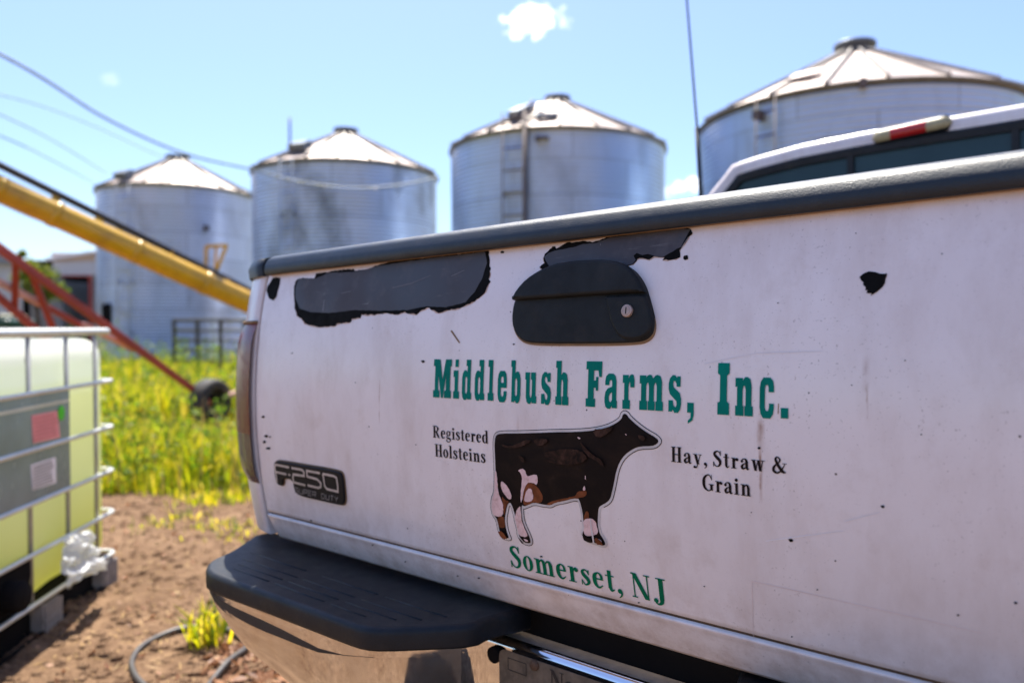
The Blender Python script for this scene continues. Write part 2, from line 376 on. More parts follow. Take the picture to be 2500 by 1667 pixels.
M['shedtan'] = simple('shed fascia', (0.58, 0.44, 0.36), 0.7, vs=1.0, var=0.1)
M['shedroof'] = simple('shed roof', (0.70, 0.66, 0.68), 0.5, 0.1, vs=0.8, var=0.08)
M['shedgrey'] = simple('shed grey', (0.26, 0.26, 0.27), 0.7, vs=1.2)
M['wire'] = simple('old cable', (0.26, 0.32, 0.36), 0.5)
M['bulb'] = simple('pale insulator', (0.75, 0.75, 0.78), 0.2)
M['hose'] = simple('grey hose', (0.06, 0.054, 0.050), 0.5, vs=12)
M['cage'] = simple('galvanised tube', (0.66, 0.66, 0.60), 0.42, 0.55, vs=12, var=0.1)
M['bar'] = simple('dull tube', (0.36, 0.35, 0.34), 0.5, 0.5, vs=12, var=0.15)  # darker copy of the cage metal, shade of the uprights put into colour
M['tplate'] = simple('grey label plate', (0.20, 0.27, 0.285), 0.25, 0.15, vs=3, var=0.25)
M['pink'] = simple('pink label', (0.85, 0.30, 0.29), 0.5, vs=30, var=0.1)
M['paper'] = simple('white label', (0.84, 0.80, 0.78), 0.55, vs=40, var=0.08)
M['greendot'] = simple('green sticker', (0.06, 0.55, 0.015), 0.5)
M['labelink'] = simple('label print', (0.55, 0.13, 0.12), 0.6)
M['labelgrey'] = simple('label small print', (0.20, 0.17, 0.15), 0.6)
M['foot'] = simple('pallet foot plastic', (0.30, 0.27, 0.25), 0.6, vs=10)
def tankmat():
    k = NT('liquid filled plastic'); z = k.sep()[2]
    lv = k.math('MULTIPLY', k.math('SUBTRACT', z, 0.88), 12, clamp=True)
    low = k.math('MULTIPLY', k.math('SUBTRACT', 0.55, z), 2.2, clamp=True)
    c = k.mix(low, (0.74, 0.78, 0.42), (0.74, 0.70, 0.10)); c = k.mix(lv, c, (0.76, 0.82, 0.68))
    top = k.math('MULTIPLY', k.math('SUBTRACT', z, 1.02), 20, clamp=True); c = k.mix(top, c, (0.88, 0.89, 0.86))
    k.set('Base Color', c).set('Roughness', 0.28).set('Subsurface Weight', 0.0)
    tr = k.t.nodes.new('ShaderNodeBsdfTranslucent'); k.t.links.new(c, tr.inputs['Color'])
    ms = k.t.nodes.new('ShaderNodeMixShader'); ms.inputs[0].default_value = 0.62
    k.t.links.new(k.b.outputs[0], ms.inputs[1]); k.t.links.new(tr.outputs[0], ms.inputs[2]); k.t.links.new(ms.outputs[0], k.out.inputs[0]); return k.m
M['tank'] = tankmat()
k = NT('crumpled white film'); k.set('Base Color', k.mix(k.ramp(k.noise(9, 4), (0.4, 0.0), (0.7, 1.0)), (0.86, 0.86, 0.88), (0.78, 0.78, 0.80))).set('Roughness', 0.4).set('Specular IOR Level', 0.35)
tr = k.t.nodes.new('ShaderNodeBsdfTranslucent'); tr.inputs['Color'].default_value = (0.85, 0.86, 0.88, 1); ms = k.t.nodes.new('ShaderNodeMixShader'); ms.inputs[0].default_value = 0.5
k.t.links.new(k.b.outputs[0], ms.inputs[1]); k.t.links.new(tr.outputs[0], ms.inputs[2]); k.t.links.new(ms.outputs[0], k.out.inputs[0]); M['bag'] = k.m
M['machine'] = simple('dark green paint', (0.012, 0.06, 0.035), 0.4)
M['machinelid'] = simple('cream paint', (0.6, 0.55, 0.38), 0.4)

# ------------------------------------------------------------------ ground
def axis(a, b, step, far):
    xs = list(np.arange(a, b + 1e-6, step)); s = step
    lo = [a]; hi = [b]
    while lo[-1] > -far: s *= 1.22; lo.append(lo[-1] - s)
    s = step
    while hi[-1] < far: s *= 1.22; hi.append(hi[-1] + s)
    return lo[:0:-1] + xs + hi[1:]
def gh(x, y):
    v = Vector((x, y, 0))
    d = math.hypot(x + 2, y - 2)
    a = max(0.0, 1 - d / 9)
    h = 0.020 * noise.noise(v * 1.1) + a * (0.018 * noise.noise(v * 5.0) + 0.016 * noise.noise(v * 12.0) + 0.012 * abs(noise.noise(v * 24.0)))
    return h
xs = axis(-5.2, 0.6, 0.035, 900); ys = axis(-0.6, 3.8, 0.035, 900)
gm = MB(); rows = [[(x, y, gh(x, y)) for x in xs] for y in ys]; gm.grid(rows)
g = gm.build('ground', M['dirt']); tag(g, 'bare brown dirt of the farmyard', kind='structure')

# ------------------------------------------------------------------ the truck
truck = empty('pickup_truck', (0.0234, 0, 0)); truck.rotation_euler = (0, R(-1.22), 0)
tag(truck, 'old white pickup truck with peeling paint and farm lettering on its tailgate', 'pickup truck')
TM = xform(truck); TI = TM.inverted()
LO = TI @ CAM
def lray(px, py): return TI.to_3x3() @ ray(px, py)
def lplane(px, py, ax, val):
    v = lray(px, py); i = 'xyz'.index(ax); t = (val - LO[i]) / v[i]; return LO + v * t
CURV, ZM = 0.49, 1.03
def Yp(z): return CURV * (z - ZM) ** 2
def onf(u, z, off=0.0):
    s = 2 * CURV * (z - ZM); n = Vector((0, -1, s)).normalized()
    return Vector((u, Yp(z), z)) + n * off
def uv(px, py):
    v = lray(px, py); y = 0.0
    for _ in range(8):
        t = (y - LO.y) / v.y; p = LO + v * t; y = Yp(p.z)
    return (p.x, p.z)
def reg(x0, y0, s): return lambda pts: [uv(x0 + x / s, y0 + y / s) for x, y in pts]

def drape(mb, loops, off=0.0008, mi=0, step=0.02):
    """flat shapes (u, z) cut into strips and laid on the curved gate"""
    L = [[Vector((u, z, 0)) for u, z in lp] for lp in loops]
    fl = [p for lp in L for p in lp]
    bm = bmesh.new(); vs = [bm.verts.new(p) for p in fl]
    for t in tessellate_polygon(L):
        try: bm.faces.new([vs[i] for i in t])
        except ValueError: pass
    zs = [p.y for p in fl]; z = math.ceil(min(zs) / step) * step
    while z < max(zs):
        bmesh.ops.bisect_plane(bm, geom=list(bm.verts) + list(bm.edges) + list(bm.faces), plane_co=(0, z, 0), plane_no=(0, 1, 0), dist=1e-6); z += step
    bm.verts.index_update()
    V = [onf(v.co.x, v.co.y, off) for v in bm.verts]; Fs = []
    for f in bm.faces:
        idx = [v.index for v in f.verts]; a, b, c = (V[i] for i in idx[:3])
        n = Vector((0, 0, 0))
        for i in range(1, len(idx) - 1): n += (V[idx[i]] - V[idx[0]]).cross(V[idx[i+1]] - V[idx[0]])
        Fs.append(idx if n.y < 0 else idx[::-1])
    mb.add(V, Fs, mi); bm.free()
def jag(pts, step=0.004, amp=0.0012, seed=0):
    rr = random.Random(seed); out = []
    for i in range(len(pts)):
        a = Vector(pts[i]); b = Vector(pts[(i+1) % len(pts)]); n = max(1, int((b-a).length / step))
        for j in range(n):
            p = a.lerp(b, j / n); out.append((p.x + rr.uniform(-amp, amp), p.y + rr.uniform(-amp, amp)))
    return out
def offset(pts, d):
    P = [Vector(p) for p in pts]; n = len(P)
    area = sum(P[i].x * P[(i+1) % n].y - P[(i+1) % n].x * P[i].y for i in range(n)); s = 1 if area > 0 else -1
    out = []
    for i in range(n):
        e1 = (P[i] - P[i-1]).normalized(); e2 = (P[(i+1) % n] - P[i]).normalized()
        n1 = Vector((e1.y, -e1.x)); n2 = Vector((e2.y, -e2.x)); m = n1 + n2
        if m.length < 1e-4: m = n1
        m.normalize(); q = m / max(0.55, m.dot(n1)); out.append(tuple(P[i] + q * d * s))
    return out
def smooth(pts, it=2, closed=True):
    P = [Vector(p) for p in pts]
    for _ in range(it):
        Q = []; n = len(P)
        for i in range(n if closed else n - 1):
            a, b = P[i], P[(i+1) % n]; Q += [a.lerp(b, 0.25), a.lerp(b, 0.75)]
        if not closed: Q = [P[0]] + Q + [P[-1]]
        P = Q
    return [tuple(p) for p in P]
def raised(mb, pts, h0, h1, bev=0.002, mi=0, top_mi=None, seg=3):
    """a slab with a rounded rim standing on the gate"""
    n = len(pts); rings = [(pts, h0)]
    for i in range(seg + 1):
        a = math.pi / 2 * i / seg; rings.append((offset(pts, -bev * (1 - math.cos(a))), h1 - bev + bev * math.sin(a)))
    V = [onf(u, z, h) for ps, h in rings for u, z in ps]; Fs = []
    P = [Vector(p) for p in pts]; area = sum(P[i].x * P[(i+1) % n].y - P[(i+1) % n].x * P[i].y for i in range(n))
    for r in range(len(rings) - 1):
        for k in range(n):
            q = (r*n+k, r*n+(k+1) % n, (r+1)*n+(k+1) % n, (r+1)*n+k); Fs.append(q if area > 0 else q[::-1])
    mb.add(V, Fs, mi, True)
    drape(mb, [rings[-1][0]], h1, mi if top_mi is None else top_mi)

# --- tailgate
ZB, ZS, ZT = 0.766, 0.818, 1.300
UL = 0.813
def gate_y(z):
    y = Yp(z)
    if abs(z - ZS) < 0.0025: y += 0.004
    elif z < ZS:
        t = (ZS - z) / (ZS - ZB); y += 0.0035 * math.exp(-((t - 0.12) / 0.09) ** 2) * -0.6 + 0.012 * t * t
    return y
zs = sorted(set([ZB + i * (ZT - ZB) / 70 for i in range(71)] + [ZS - 0.003, ZS - 0.002, ZS, ZS + 0.002, ZS + 0.003, 0.812, 0.808, 0.804]))
us = [-UL + 2 * UL * i / 90 for i in range(91)]
us = sorted(us + [sg*(UL - q) for sg in (-1, 1) for q in (0.001, 0.002, 0.0035, 0.005, 0.008)])
def edge_round(u): e = max(0, abs(u) - (UL - 0.005)) / 0.005; return 0.004 * e * e
gt = MB()
rows = [[(u, gate_y(z) + edge_round(u), z) for u in us] for z in zs]
gt.grid(rows)
seam_rows = [i for i, z in enumerate(zs) if abs(z - ZS) < 0.0022]
nu = len(us) - 1
for fi in range(len(gt.f)):
    r = fi // nu
    if r in seam_rows or (r + 1) in seam_rows and zs[r] > ZS - 0.0025: gt.m[fi] = 1
bot = [(u, gate_y(ZB) + edge_round(u) + 0.004, ZB - 0.004) for u in us]; bot2 = [(u, 0.075, ZB - 0.002) for u in us]; bk = [(u, 0.075, ZT) for u in us]; tp = [(u, gate_y(ZT) + edge_round(u), ZT) for u in us]
gt.grid([rows[0], bot, bot2], flip=True); gt.grid([bot2, bk, tp], smooth=False, flip=True)
for sgn in (0, -1):
    e = [rw[sgn] for rw in rows]; b = [(p[0], 0.075, p[2]) for p in e]; gt.grid([e, b], smooth=False, flip=(sgn == 0))
tailgate = gt.build('tailgate', [M['white'], M['seam']], truck)

# --- cap over its top edge
cp = MB(); prof = [(0.012, 1.286), (-0.0105, 1.286), (-0.0130, 1.289), (-0.0132, 1.300), (-0.011, 1.307)]
for i in range(7):
    a = math.pi / 2 * i / 6; prof.append((-0.009 + 0.034 * (1 - math.cos(a)) + 0.004 * i / 6, 1.310 + 0.0175 * math.sin(a)))
prof += [(0.06, 1.3275), (0.085, 1.325), (0.088, 1.29)]
y0 = Yp(1.29)
UC = 0.803; cu = [-UC + 2 * UC * i / 40 for i in range(41)]
prof = [(y, z + 0.008) for y, z in prof]
cp.grid([[(u, y0 + y, z) for u in cu] for y, z in prof], flip=True)
for u, fl in ((-UC, False), (UC, True)):
    pl = [(u, y0 + y, z) for y, z in prof]; cp.poly(pl if fl else pl[::-1])
for fi in range(40): cp.m[fi] = 1
cap = cp.build('tailgate_cap', [M['cap'], M['rim']], truck)

# --- paint loss
A = reg(580, 550, 2195/700); B_ = reg(1200, 550, 2352/550)
def patch(*lay):
    m_ = MB()
    for lp_, of_, mi_ in lay: drape(m_, [lp_], of_, mi_)
    o_ = m_.build('bare_patch', [M['bare'], M['primer'], M['rim']], tailgate); return o_
ph = MB()
p1 = A([(435,470),(445,430),(470,405),(590,405),(600,370),(690,360),(760,345),(885,335),(895,352),(960,340),(1010,338),(1080,300),(1200,275),(1500,240),(1750,215),(1920,190),(1935,290),(1938,390),(1925,420),(1935,430),(1905,500),(1870,540),(1830,570),(1780,600),(1700,635),(1640,645),(1590,655),(1540,668),(1490,650),(1465,630),(1400,655),(1370,680),(1320,680),(1280,662),(1230,685),(1150,670),(1050,685),(950,685),(945,710),(880,715),(865,745),(765,755),(750,770),(620,780),(560,765),(515,755),(495,715),(455,690),(440,630),(432,560)])
p1i = A([(447,480),(470,412),(600,410),(700,365),(880,360),(960,347),(1080,312),(1500,250),(1900,205),(1913,290),(1880,400),(1820,510),(1750,590),(1600,628),(1450,622),(1300,650),(1100,655),(900,650),(700,672),(560,665),(480,640),(447,560)])
patch((jag(p1, 0.004, 0.0013, 1), 0.0006, 0), (jag(p1i, 0.006, 0.0005, 2), 0.0011, 1))
p2 = B_([(505,440),(545,395),(562,400),(540,345),(555,300),(590,270),(630,240),(640,218),(662,222),(680,240),(730,220),(790,185),(960,165),(1000,180),(1080,175),(1180,135),(1300,110),(1500,70),(1700,45),(2000,20),(2080,36),(2105,85),(2085,95),(1985,235),(1968,260),(1968,330),(1930,355),(1790,365),(1805,340),(1700,325),(1655,355),(1520,350),(1515,380),(1480,410),(1440,420),(1300,470),(600,470),(540,475)])
p2i = B_([(555,330),(600,290),(700,260),(850,235),(960,200),(1100,185),(1240,130),(1400,110),(1990,34),(2080,48),(1980,230),(1850,300),(1790,338),(1720,328),(1640,300),(1580,312),(1520,290),(1490,320),(1512,370),(1480,407),(1440,415),(1300,440),(620,450),(592,410)])
patch((jag(p2, 0.0035, 0.0009, 3), 0.0006, 0), (jag(p2i, 0.005, 0.0004, 4), 0.0011, 1))
sc_ = MB()
for pp in ([(1190,478),(1330,445),(1480,385),(1482,388),(1332,451),(1191,482)], [(948,605),(1000,598),(1018,580),(1002,604)], [(655,655),(668,570),(672,570),(661,656)], [(1640,390),(1740,345),(1742,349),(1641,394)], [(800,520),(870,505),(871,509),(801,524)]): drape(sc_, [A(pp)], 0.0015, 0)
for pp in ([(1985,238),(2060,125),(2064,128),(1990,241)], [(1140,195),(1150,200),(1146,214),(1138,208)]): drape(sc_, [B_(pp)], 0.0015, 0)
so_ = sc_.build('primer_scratches', M['greyscratch'], tailgate); so_['kind'] = 'stuff'
for lo_, sd_ in ((p1, 11), (p2, 12)):
    m_ = MB(); drape(m_, [jag([(u, z - 0.0012) for u, z in lo_], 0.005, 0.0012, sd_)], 0.0003, 0); m_.build('paint_edge', M['rim2'], tailgate)  # slid down so its lower lip shows as a painted shadow line
p3 = A([(270,405),(300,400),(328,405),(325,450),(300,545),(275,575),(240,560),(222,500),(230,465),(250,440)]); patch((jag(p3, 0.005, 0.0006, 5), 0.0006, 0))
chip = [(2098,677),(2108,668),(2122,663),(2138,665),(2150,669),(2166,668),(2166,674),(2162,680),(2160,692),(2152,705),(2140,713),(2125,723),(2128,717),(2116,716),(2119,710),(2112,709),(2114,702),(2107,697),(2109,689),(2103,685)]
patch((jag([uv(*p) for p in chip], 0.003, 0.0004, 6), 0.0006, 0))
rr = random.Random(3)
for cx, cy, r in ((1227,616,5),(1674,629,9),(1033,882,5),(1931,1318,6),(2155,1235,6),(643,1018,5),(650,1064,5),(660,1066,3),(646,1078,5),(655,1094,6),(1854,1093,5),(1255,840,3),(1322,1358,4),(714,862,2.5),(868,934,2.5),(2040,1368,3),(1635,985,2),(2340,1500,4),(1996,1438,3),(2480,1470,5),(2250,1060,2.5),(2490,1065,4),(1390,1525,3),(1170,1410,3),(2080,940,2.5),(1934,1553,3),(2210,880,2.5),(2300,620,2.5),(2090,570,2),(1900,740,2.5),(1016,1085,2),(760,1270,3),(910,1330,3),(990,1370,3),(1118,1405,3),(1560,1470,3),(1720,1430,2.5),(1835,1250,2.5),(1800,1180,2)):
    n = rr.randint(6, 9); q = [uv(cx + r * rr.uniform(0.55, 1.15) * math.cos(6.283*i/n), cy + 0.75 * r * rr.uniform(0.5, 1.15) * math.sin(6.283*i/n)) for i in range(n)]
    drape(ph, [q], 0.0007, 0)
for pts in (((1100,808),(1104,806),(1124,836),(1121,838)), ((1900,985),(1902,985),(1901,1010),(1899,1010))):
    drape(ph, [[uv(*p) for p in pts]], 0.0005, 2)
for a_, b_ in (((1836,1418),(2060,1468)),((2060,1468),(2400,1545)),((1836,1418),(1840,1560)),((1720,888),(1850,862)),((1850,862),(2010,858)),((2062,1272),(2150,1250)),((1870,1320),(2060,1296))):
    q0 = Vector(uv(*a_)); q1 = Vector(uv(*b_)); nn_ = Vector((-(q1-q0).y, (q1-q0).x)).normalized()*0.00045
    if abs(nn_.y) < abs(nn_.x): nn_ *= 0.7
    m0 = q0.lerp(q1, 0.5) + nn_*2
    drape(ph, [[tuple(q0-nn_), tuple(q1), tuple(q1+nn_), tuple(m0), tuple(q0+nn_)]], 0.0004, 3 if a_[1] > 1400 else 4)
pc_ = ph.build('paint_chips', [M['bare'], M['primer'], M['rim'], M['scratch'], M['scuff']], tailgate); pc_['kind'] = 'stuff'

# --- handle
hb = MB()
full = smooth(B_([(268,790),(320,690),(420,580),(560,490),(700,430),(900,398),(1100,385),(1250,385),(1400,410),(1500,470),(1570,550),(1620,640),(1645,715),(1670,800),(1710,950),(1722,1050),(1700,1140),(1640,1195),(1560,1222),(1300,1235),(950,1237),(600,1237),(420,1230),(330,1200),(270,1130),(240,1040),(236,950),(252,840)]), 2)
gm_ = offset([(u, z - 0.0022) for u, z in full], 0.0006)
raised(hb, gm_, 0.0, 0.003, 0.0012, 1); raised(hb, full, 0.0, 0.006, 0.0025, 0)
handle = hb.build('tailgate_handle', [M['handle'], M['rim']], tailgate)
hf = MB()
flap = smooth(B_([(268,790),(276,772),(320,690),(420,580),(560,490),(700,430),(900,398),(1100,385),(1250,385),(1400,410),(1500,470),(1570,550),(1620,640),(1643,705),(1645,716),(1634,718),(1100,743),(600,778),(280,797)]), 1)
raised(hf, flap, 0.004, 0.015, 0.0045, 0, seg=4); hf.build('handle_flap', M['handle'], tailgate)
hl = MB()
lp = smooth(B_([(1225,752),(1235,751),(1430,741),(1640,730),(1668,800),(1708,950),(1714,1050),(1690,1130),(1630,1180),(1540,1205),(1440,1200),(1370,1170),(1320,1100),(1280,1000),(1255,900),(1232,780)]), 1)
raised(hl, lp, 0.004, 0.0105, 0.0035, 0)
hl.build('handle_surround', M['handle'], tailgate)
lk = MB(); c = Vector(uv(1200 + 1470/4.276, 550 + 910/4.276))
def circ(c, rx, ry=None, n=24): ry = ry or rx; return [(c[0] + rx*math.cos(6.2832*i/n), c[1] + ry*math.sin(6.2832*i/n)) for i in range(n)]
raised(lk, circ(c, 0.0078), 0.010, 0.0145, 0.001, 0); raised(lk, circ(c, 0.0058), 0.0120, 0.0150, 0.0006, 0)
drape(lk, [[(c[0]-0.0006, c[1]-0.0042), (c[0]+0.0006, c[1]-0.0042), (c[0]+0.0006, c[1]+0.0042), (c[0]-0.0006, c[1]+0.0042)]], 0.0154, 1)
lk.build('key_lock', [M['lock'], M['bare']], tailgate)

# --- slab lettering (cap height 1, width 1)
RC = lambda a, b, c, d: [(a, b), (c, b), (c, d), (a, d)]
SLAB = {
'M': [[[(0,0),(.36,0),(.36,.19),(.28,.19),(.28,.62),(.45,0),(.56,0),(.71,.6),(.71,.19),(.62,.19),(.62,0),(1,0),(1,.19),(.94,.19),(.94,.82),(1,.82),(1,1),(.67,1),(.52,.47),(.36,1),(0,1),(0,.82),(.09,.82),(.09,.19),(0,.19)]]],
'i': [[[(0,0),(1,0),(1,.19),(.8,.19),(.8,.72),(0,.72),(0,.55),(.22,.55),(.22,.19),(0,.19)]], [RC(.25,.81,.8,1)]],
'l': [[[(0,0),(1,0),(1,.19),(.82,.19),(.82,1),(0,1),(0,.83),(.25,.83),(.25,.19),(0,.19)]]],
'd': [[[(.56,.05),(.56,0),(1,0),(1,.17),(.9,.17),(.9,1),(.42,1),(.42,.84),(.56,.84),(.56,.68),(.44,.73),(.22,.73),(.07,.66),(0,.54),(0,.16),(.07,.04),(.22,-.02),(.44,-.02)], [(.36,.16),(.5,.14),(.56,.2),(.56,.5),(.5,.57),(.38,.56),(.33,.5),(.33,.2)]]],
'b': [[[(.42,.05),(.40,.0),(.08,0),(.1,.17),(.1,.84),(0,.84),(0,1),(.44,1),(.44,.68),(.56,.73),(.78,.73),(.93,.66),(1,.54),(1,.16),(.93,.04),(.78,-.02),(.56,-.02)], [(.64,.16),(.5,.14),(.44,.2),(.44,.5),(.5,.57),(.62,.56),(.67,.5),(.67,.2)]]],
'e': [[[(.22,-.02),(.75,-.02),(.93,.05),(1,.17),(1,.25),(.68,.25),(.66,.16),(.6,.12),(.42,.12),(.35,.18),(.35,.33),(1,.33),(1,.54),(.93,.66),(.75,.74),(.25,.74),(.07,.66),(0,.54),(0,.18),(.07,.05)], [(.35,.45),(.66,.45),(.66,.54),(.6,.6),(.41,.6),(.35,.54)]]],
'c': [[[(.25,-.02),(.75,-.02),(.93,.06),(1,.18),(1,.26),(.66,.26),(.66,.18),(.6,.12),(.43,.12),(.37,.18),(.37,.54),(.43,.6),(.58,.6),(.62,.55),(.62,.47),(1,.47),(1,.57),(.93,.68),(.75,.74),(.25,.74),(.07,.66),(0,.54),(0,.18),(.07,.06)]]],
'u': [[[(0,.72),(0,.55),(.08,.55),(.08,.14),(.16,.02),(.3,-.02),(.46,-.02),(.6,.05),(.6,0),(1,0),(1,.17),(.92,.17),(.92,.72),(.5,.72),(.5,.55),(.6,.55),(.6,.2),(.54,.13),(.46,.13),(.4,.2),(.4,.72)]]],
'n': [[[(0,0),(.48,0),(.48,.19),(.42,.19),(.42,.5),(.47,.57),(.54,.57),(.59,.5),(.59,.19),(.53,.19),(.53,0),(1,0),(1,.19),(.92,.19),(.92,.58),(.85,.7),(.7,.74),(.55,.74),(.42,.67),(.42,.72),(0,.72),(0,.55),(.1,.55),(.1,.19),(0,.19)]]],
'h': [[[(0,0),(.48,0),(.48,.19),(.42,.19),(.42,.5),(.47,.57),(.54,.57),(.59,.5),(.59,.19),(.53,.19),(.53,0),(1,0),(1,.19),(.92,.19),(.92,.58),(.85,.7),(.7,.74),(.55,.74),(.42,.67),(.42,1),(0,1),(0,.84),(.1,.84),(.1,.19),(0,.19)]]],
'm': [[[(0,0),(.33,0),(.33,.19),(.285,.19),(.285,.5),(.33,.57),(.37,.57),(.405,.5),(.405,.19),(.365,.19),(.365,0),(.655,0),(.655,.19),(.615,.19),(.615,.5),(.66,.57),(.70,.57),(.735,.5),(.735,.19),(.69,.19),(.69,0),(1,0),(1,.19),(.95,.19),(.95,.6),(.89,.71),(.76,.74),(.66,.72),(.58,.66),(.5,.73),(.42,.74),(.34,.72),(.285,.67),(.285,.72),(0,.72),(0,.55),(.07,.55),(.07,.19),(0,.19)]]],
'r': [[[(0,0),(.64,0),(.64,.19),(.5,.19),(.5,.48),(.56,.57),(.64,.57),(.66,.46),(1,.46),(1,.62),(.92,.72),(.78,.74),(.62,.72),(.5,.64),(.5,.72),(0,.72),(0,.55),(.14,.55),(.14,.19),(0,.19)]]],
'a': [[[(.6,.05),(.6,0),(1,0),(1,.16),(.94,.16),(.94,.58),(.86,.69),(.68,.74),(.3,.74),(.1,.68),(.04,.58),(.04,.49),(.36,.49),(.38,.56),(.44,.6),(.56,.6),(.6,.56),(.6,.46),(.25,.42),(.06,.34),(0,.22),(0,.12),(.08,.02),(.25,-.02),(.45,-.02)], [(.38,.14),(.5,.12),(.6,.18),(.6,.34),(.44,.31),(.35,.25),(.35,.18)]]],
's': [[[(0,0),(.28,0),(.34,.05),(.48,-.02),(.75,-.02),(.93,.05),(1,.16),(1,.27),(.9,.38),(.6,.45),(.4,.5),(.35,.56),(.4,.62),(.54,.62),(.62,.57),(.64,.51),(.94,.51),(.94,.72),(.7,.72),(.66,.69),(.5,.74),(.3,.74),(.08,.67),(0,.56),(0,.46),(.1,.36),(.4,.28),(.62,.22),(.66,.16),(.6,.1),(.46,.1),(.38,.15),(.34,.23),(0,.23)]]],
'F': [[[(0,0),(.6,0),(.6,.18),(.5,.18),(.5,.42),(.64,.42),(.64,.36),(.78,.36),(.78,.66),(.64,.66),(.64,.58),(.5,.58),(.5,.8),(.78,.8),(.84,.66),(1,.66),(1,1),(0,1),(0,.82),(.13,.82),(.13,.18),(0,.18)]]],
'I': [[[(0,0),(1,0),(1,.22),(.8,.26),(.8,.76),(1,.8),(1,1),(0,1),(0,.8),(.2,.76),(.2,.26),(0,.22)]]],
',': [[[(0,0),(0,.2),(1,.2),(1,-.05),(.8,-.15),(.1,-.22),(.1,-.16),(.5,-.1),(.55,0)]]],
'.': [[RC(0,0,1,.19)]],
}
bl = lambda x: 850 + (288 + (x - 190) * (376 - 288) / (1800 - 190)) / 2.352     # baseline row at region column x
zb = sum(uv(1000 + x/2.352, bl(x))[1] for x in (190, 900, 1800)) / 3
zc = (uv(1000 + 190/2.352, 850 + 66/2.352)[1] + uv(1000 + 1800/2.352, 850 + 82/2.352)[1]) / 2
lt = MB()
for ch, x0, x1 in (('M',137,239),('i',252,285),('d',302,355),('d',375,430),('l',450,483),('e',507,558),('b',581,637),('u',664,729),('s',757,812),('h',839,913),('F',1013,1103),('a',1121,1192),('r',1224,1291),('m',1321,1456),('s',1488,1560),(',',1596,1633),('I',1769,1836),('n',1871,1972),('c',2011,2093),('.',2133,2176)):
    if ch == 'F': x1 -= 0
    ua = uv(1000 + x0/2.352, bl(x0) - 20)[0]; ub = uv(1000 + x1/2.352, bl(x1) - 20)[0]; hgt = zc - zb
    for shp in SLAB[ch]: drape(lt, [[(ua + (ub-ua)*x, zb + hgt*y) for x, y in lp] for lp in shp], 0.0009, 0)
lt.build('green_lettering', M['green'], tailgate)

# --- serif lettering built from thick and thin strokes (cap height 1)
def cr(P, n=7):
    out = []; P = [tuple(p) for p in P]
    for i in range(len(P) - 1):
        p0 = P[max(0, i-1)]; p1 = P[i]; p2 = P[i+1]; p3 = P[min(len(P)-1, i+2)]
        for j in range(n):
            t = j / n; out.append(tuple(0.5*((2*b) + (-a+c)*t + (2*a-5*b+4*c-d)*t*t + (-a+3*b-3*c+d)*t**3) for a, b, c, d in zip(p0, p1, p2, p3)))
    out.append(P[-1]); return out
def S_(*pts):
    q = cr(pts); L, Rr = [], []
    for i, (x, y, wd) in enumerate(q):
        a = q[max(0, i-1)]; b = q[min(len(q)-1, i+1)]; d = Vector((b[0]-a[0], b[1]-a[1])); d = d.normalized() if d.length else Vector((1, 0))
        nx, ny = -d.y, d.x; L.append((x+nx*wd/2, y+ny*wd/2)); Rr.append((x-nx*wd/2, y-ny*wd/2))
    return ('strip', L, Rr)
def Bx(a, b, c, d): return ('poly', RC(a, b, c, d))
def Ln(x0, y0, x1, y1, wd):
    d = wd / 2; return ('poly', [(x0-d, y0), (x1-d, y1), (x1+d, y1), (x0+d, y0)])
def Ci(x, y, r): return ('poly', [(x + r*math.cos(6.2832*i/14), y + r*math.sin(6.2832*i/14)) for i in range(14)])
def Ring(cx, cy, rx, ry, ix, iy, n=26):
    o = [(cx+rx*math.cos(6.2832*i/n), cy+ry*math.sin(6.2832*i/n)) for i in range(n+1)]; q = [(cx+ix*math.cos(6.2832*i/n), cy+iy*math.sin(6.2832*i/n)) for i in range(n+1)]
    return ('strip', o, q)
t = .045
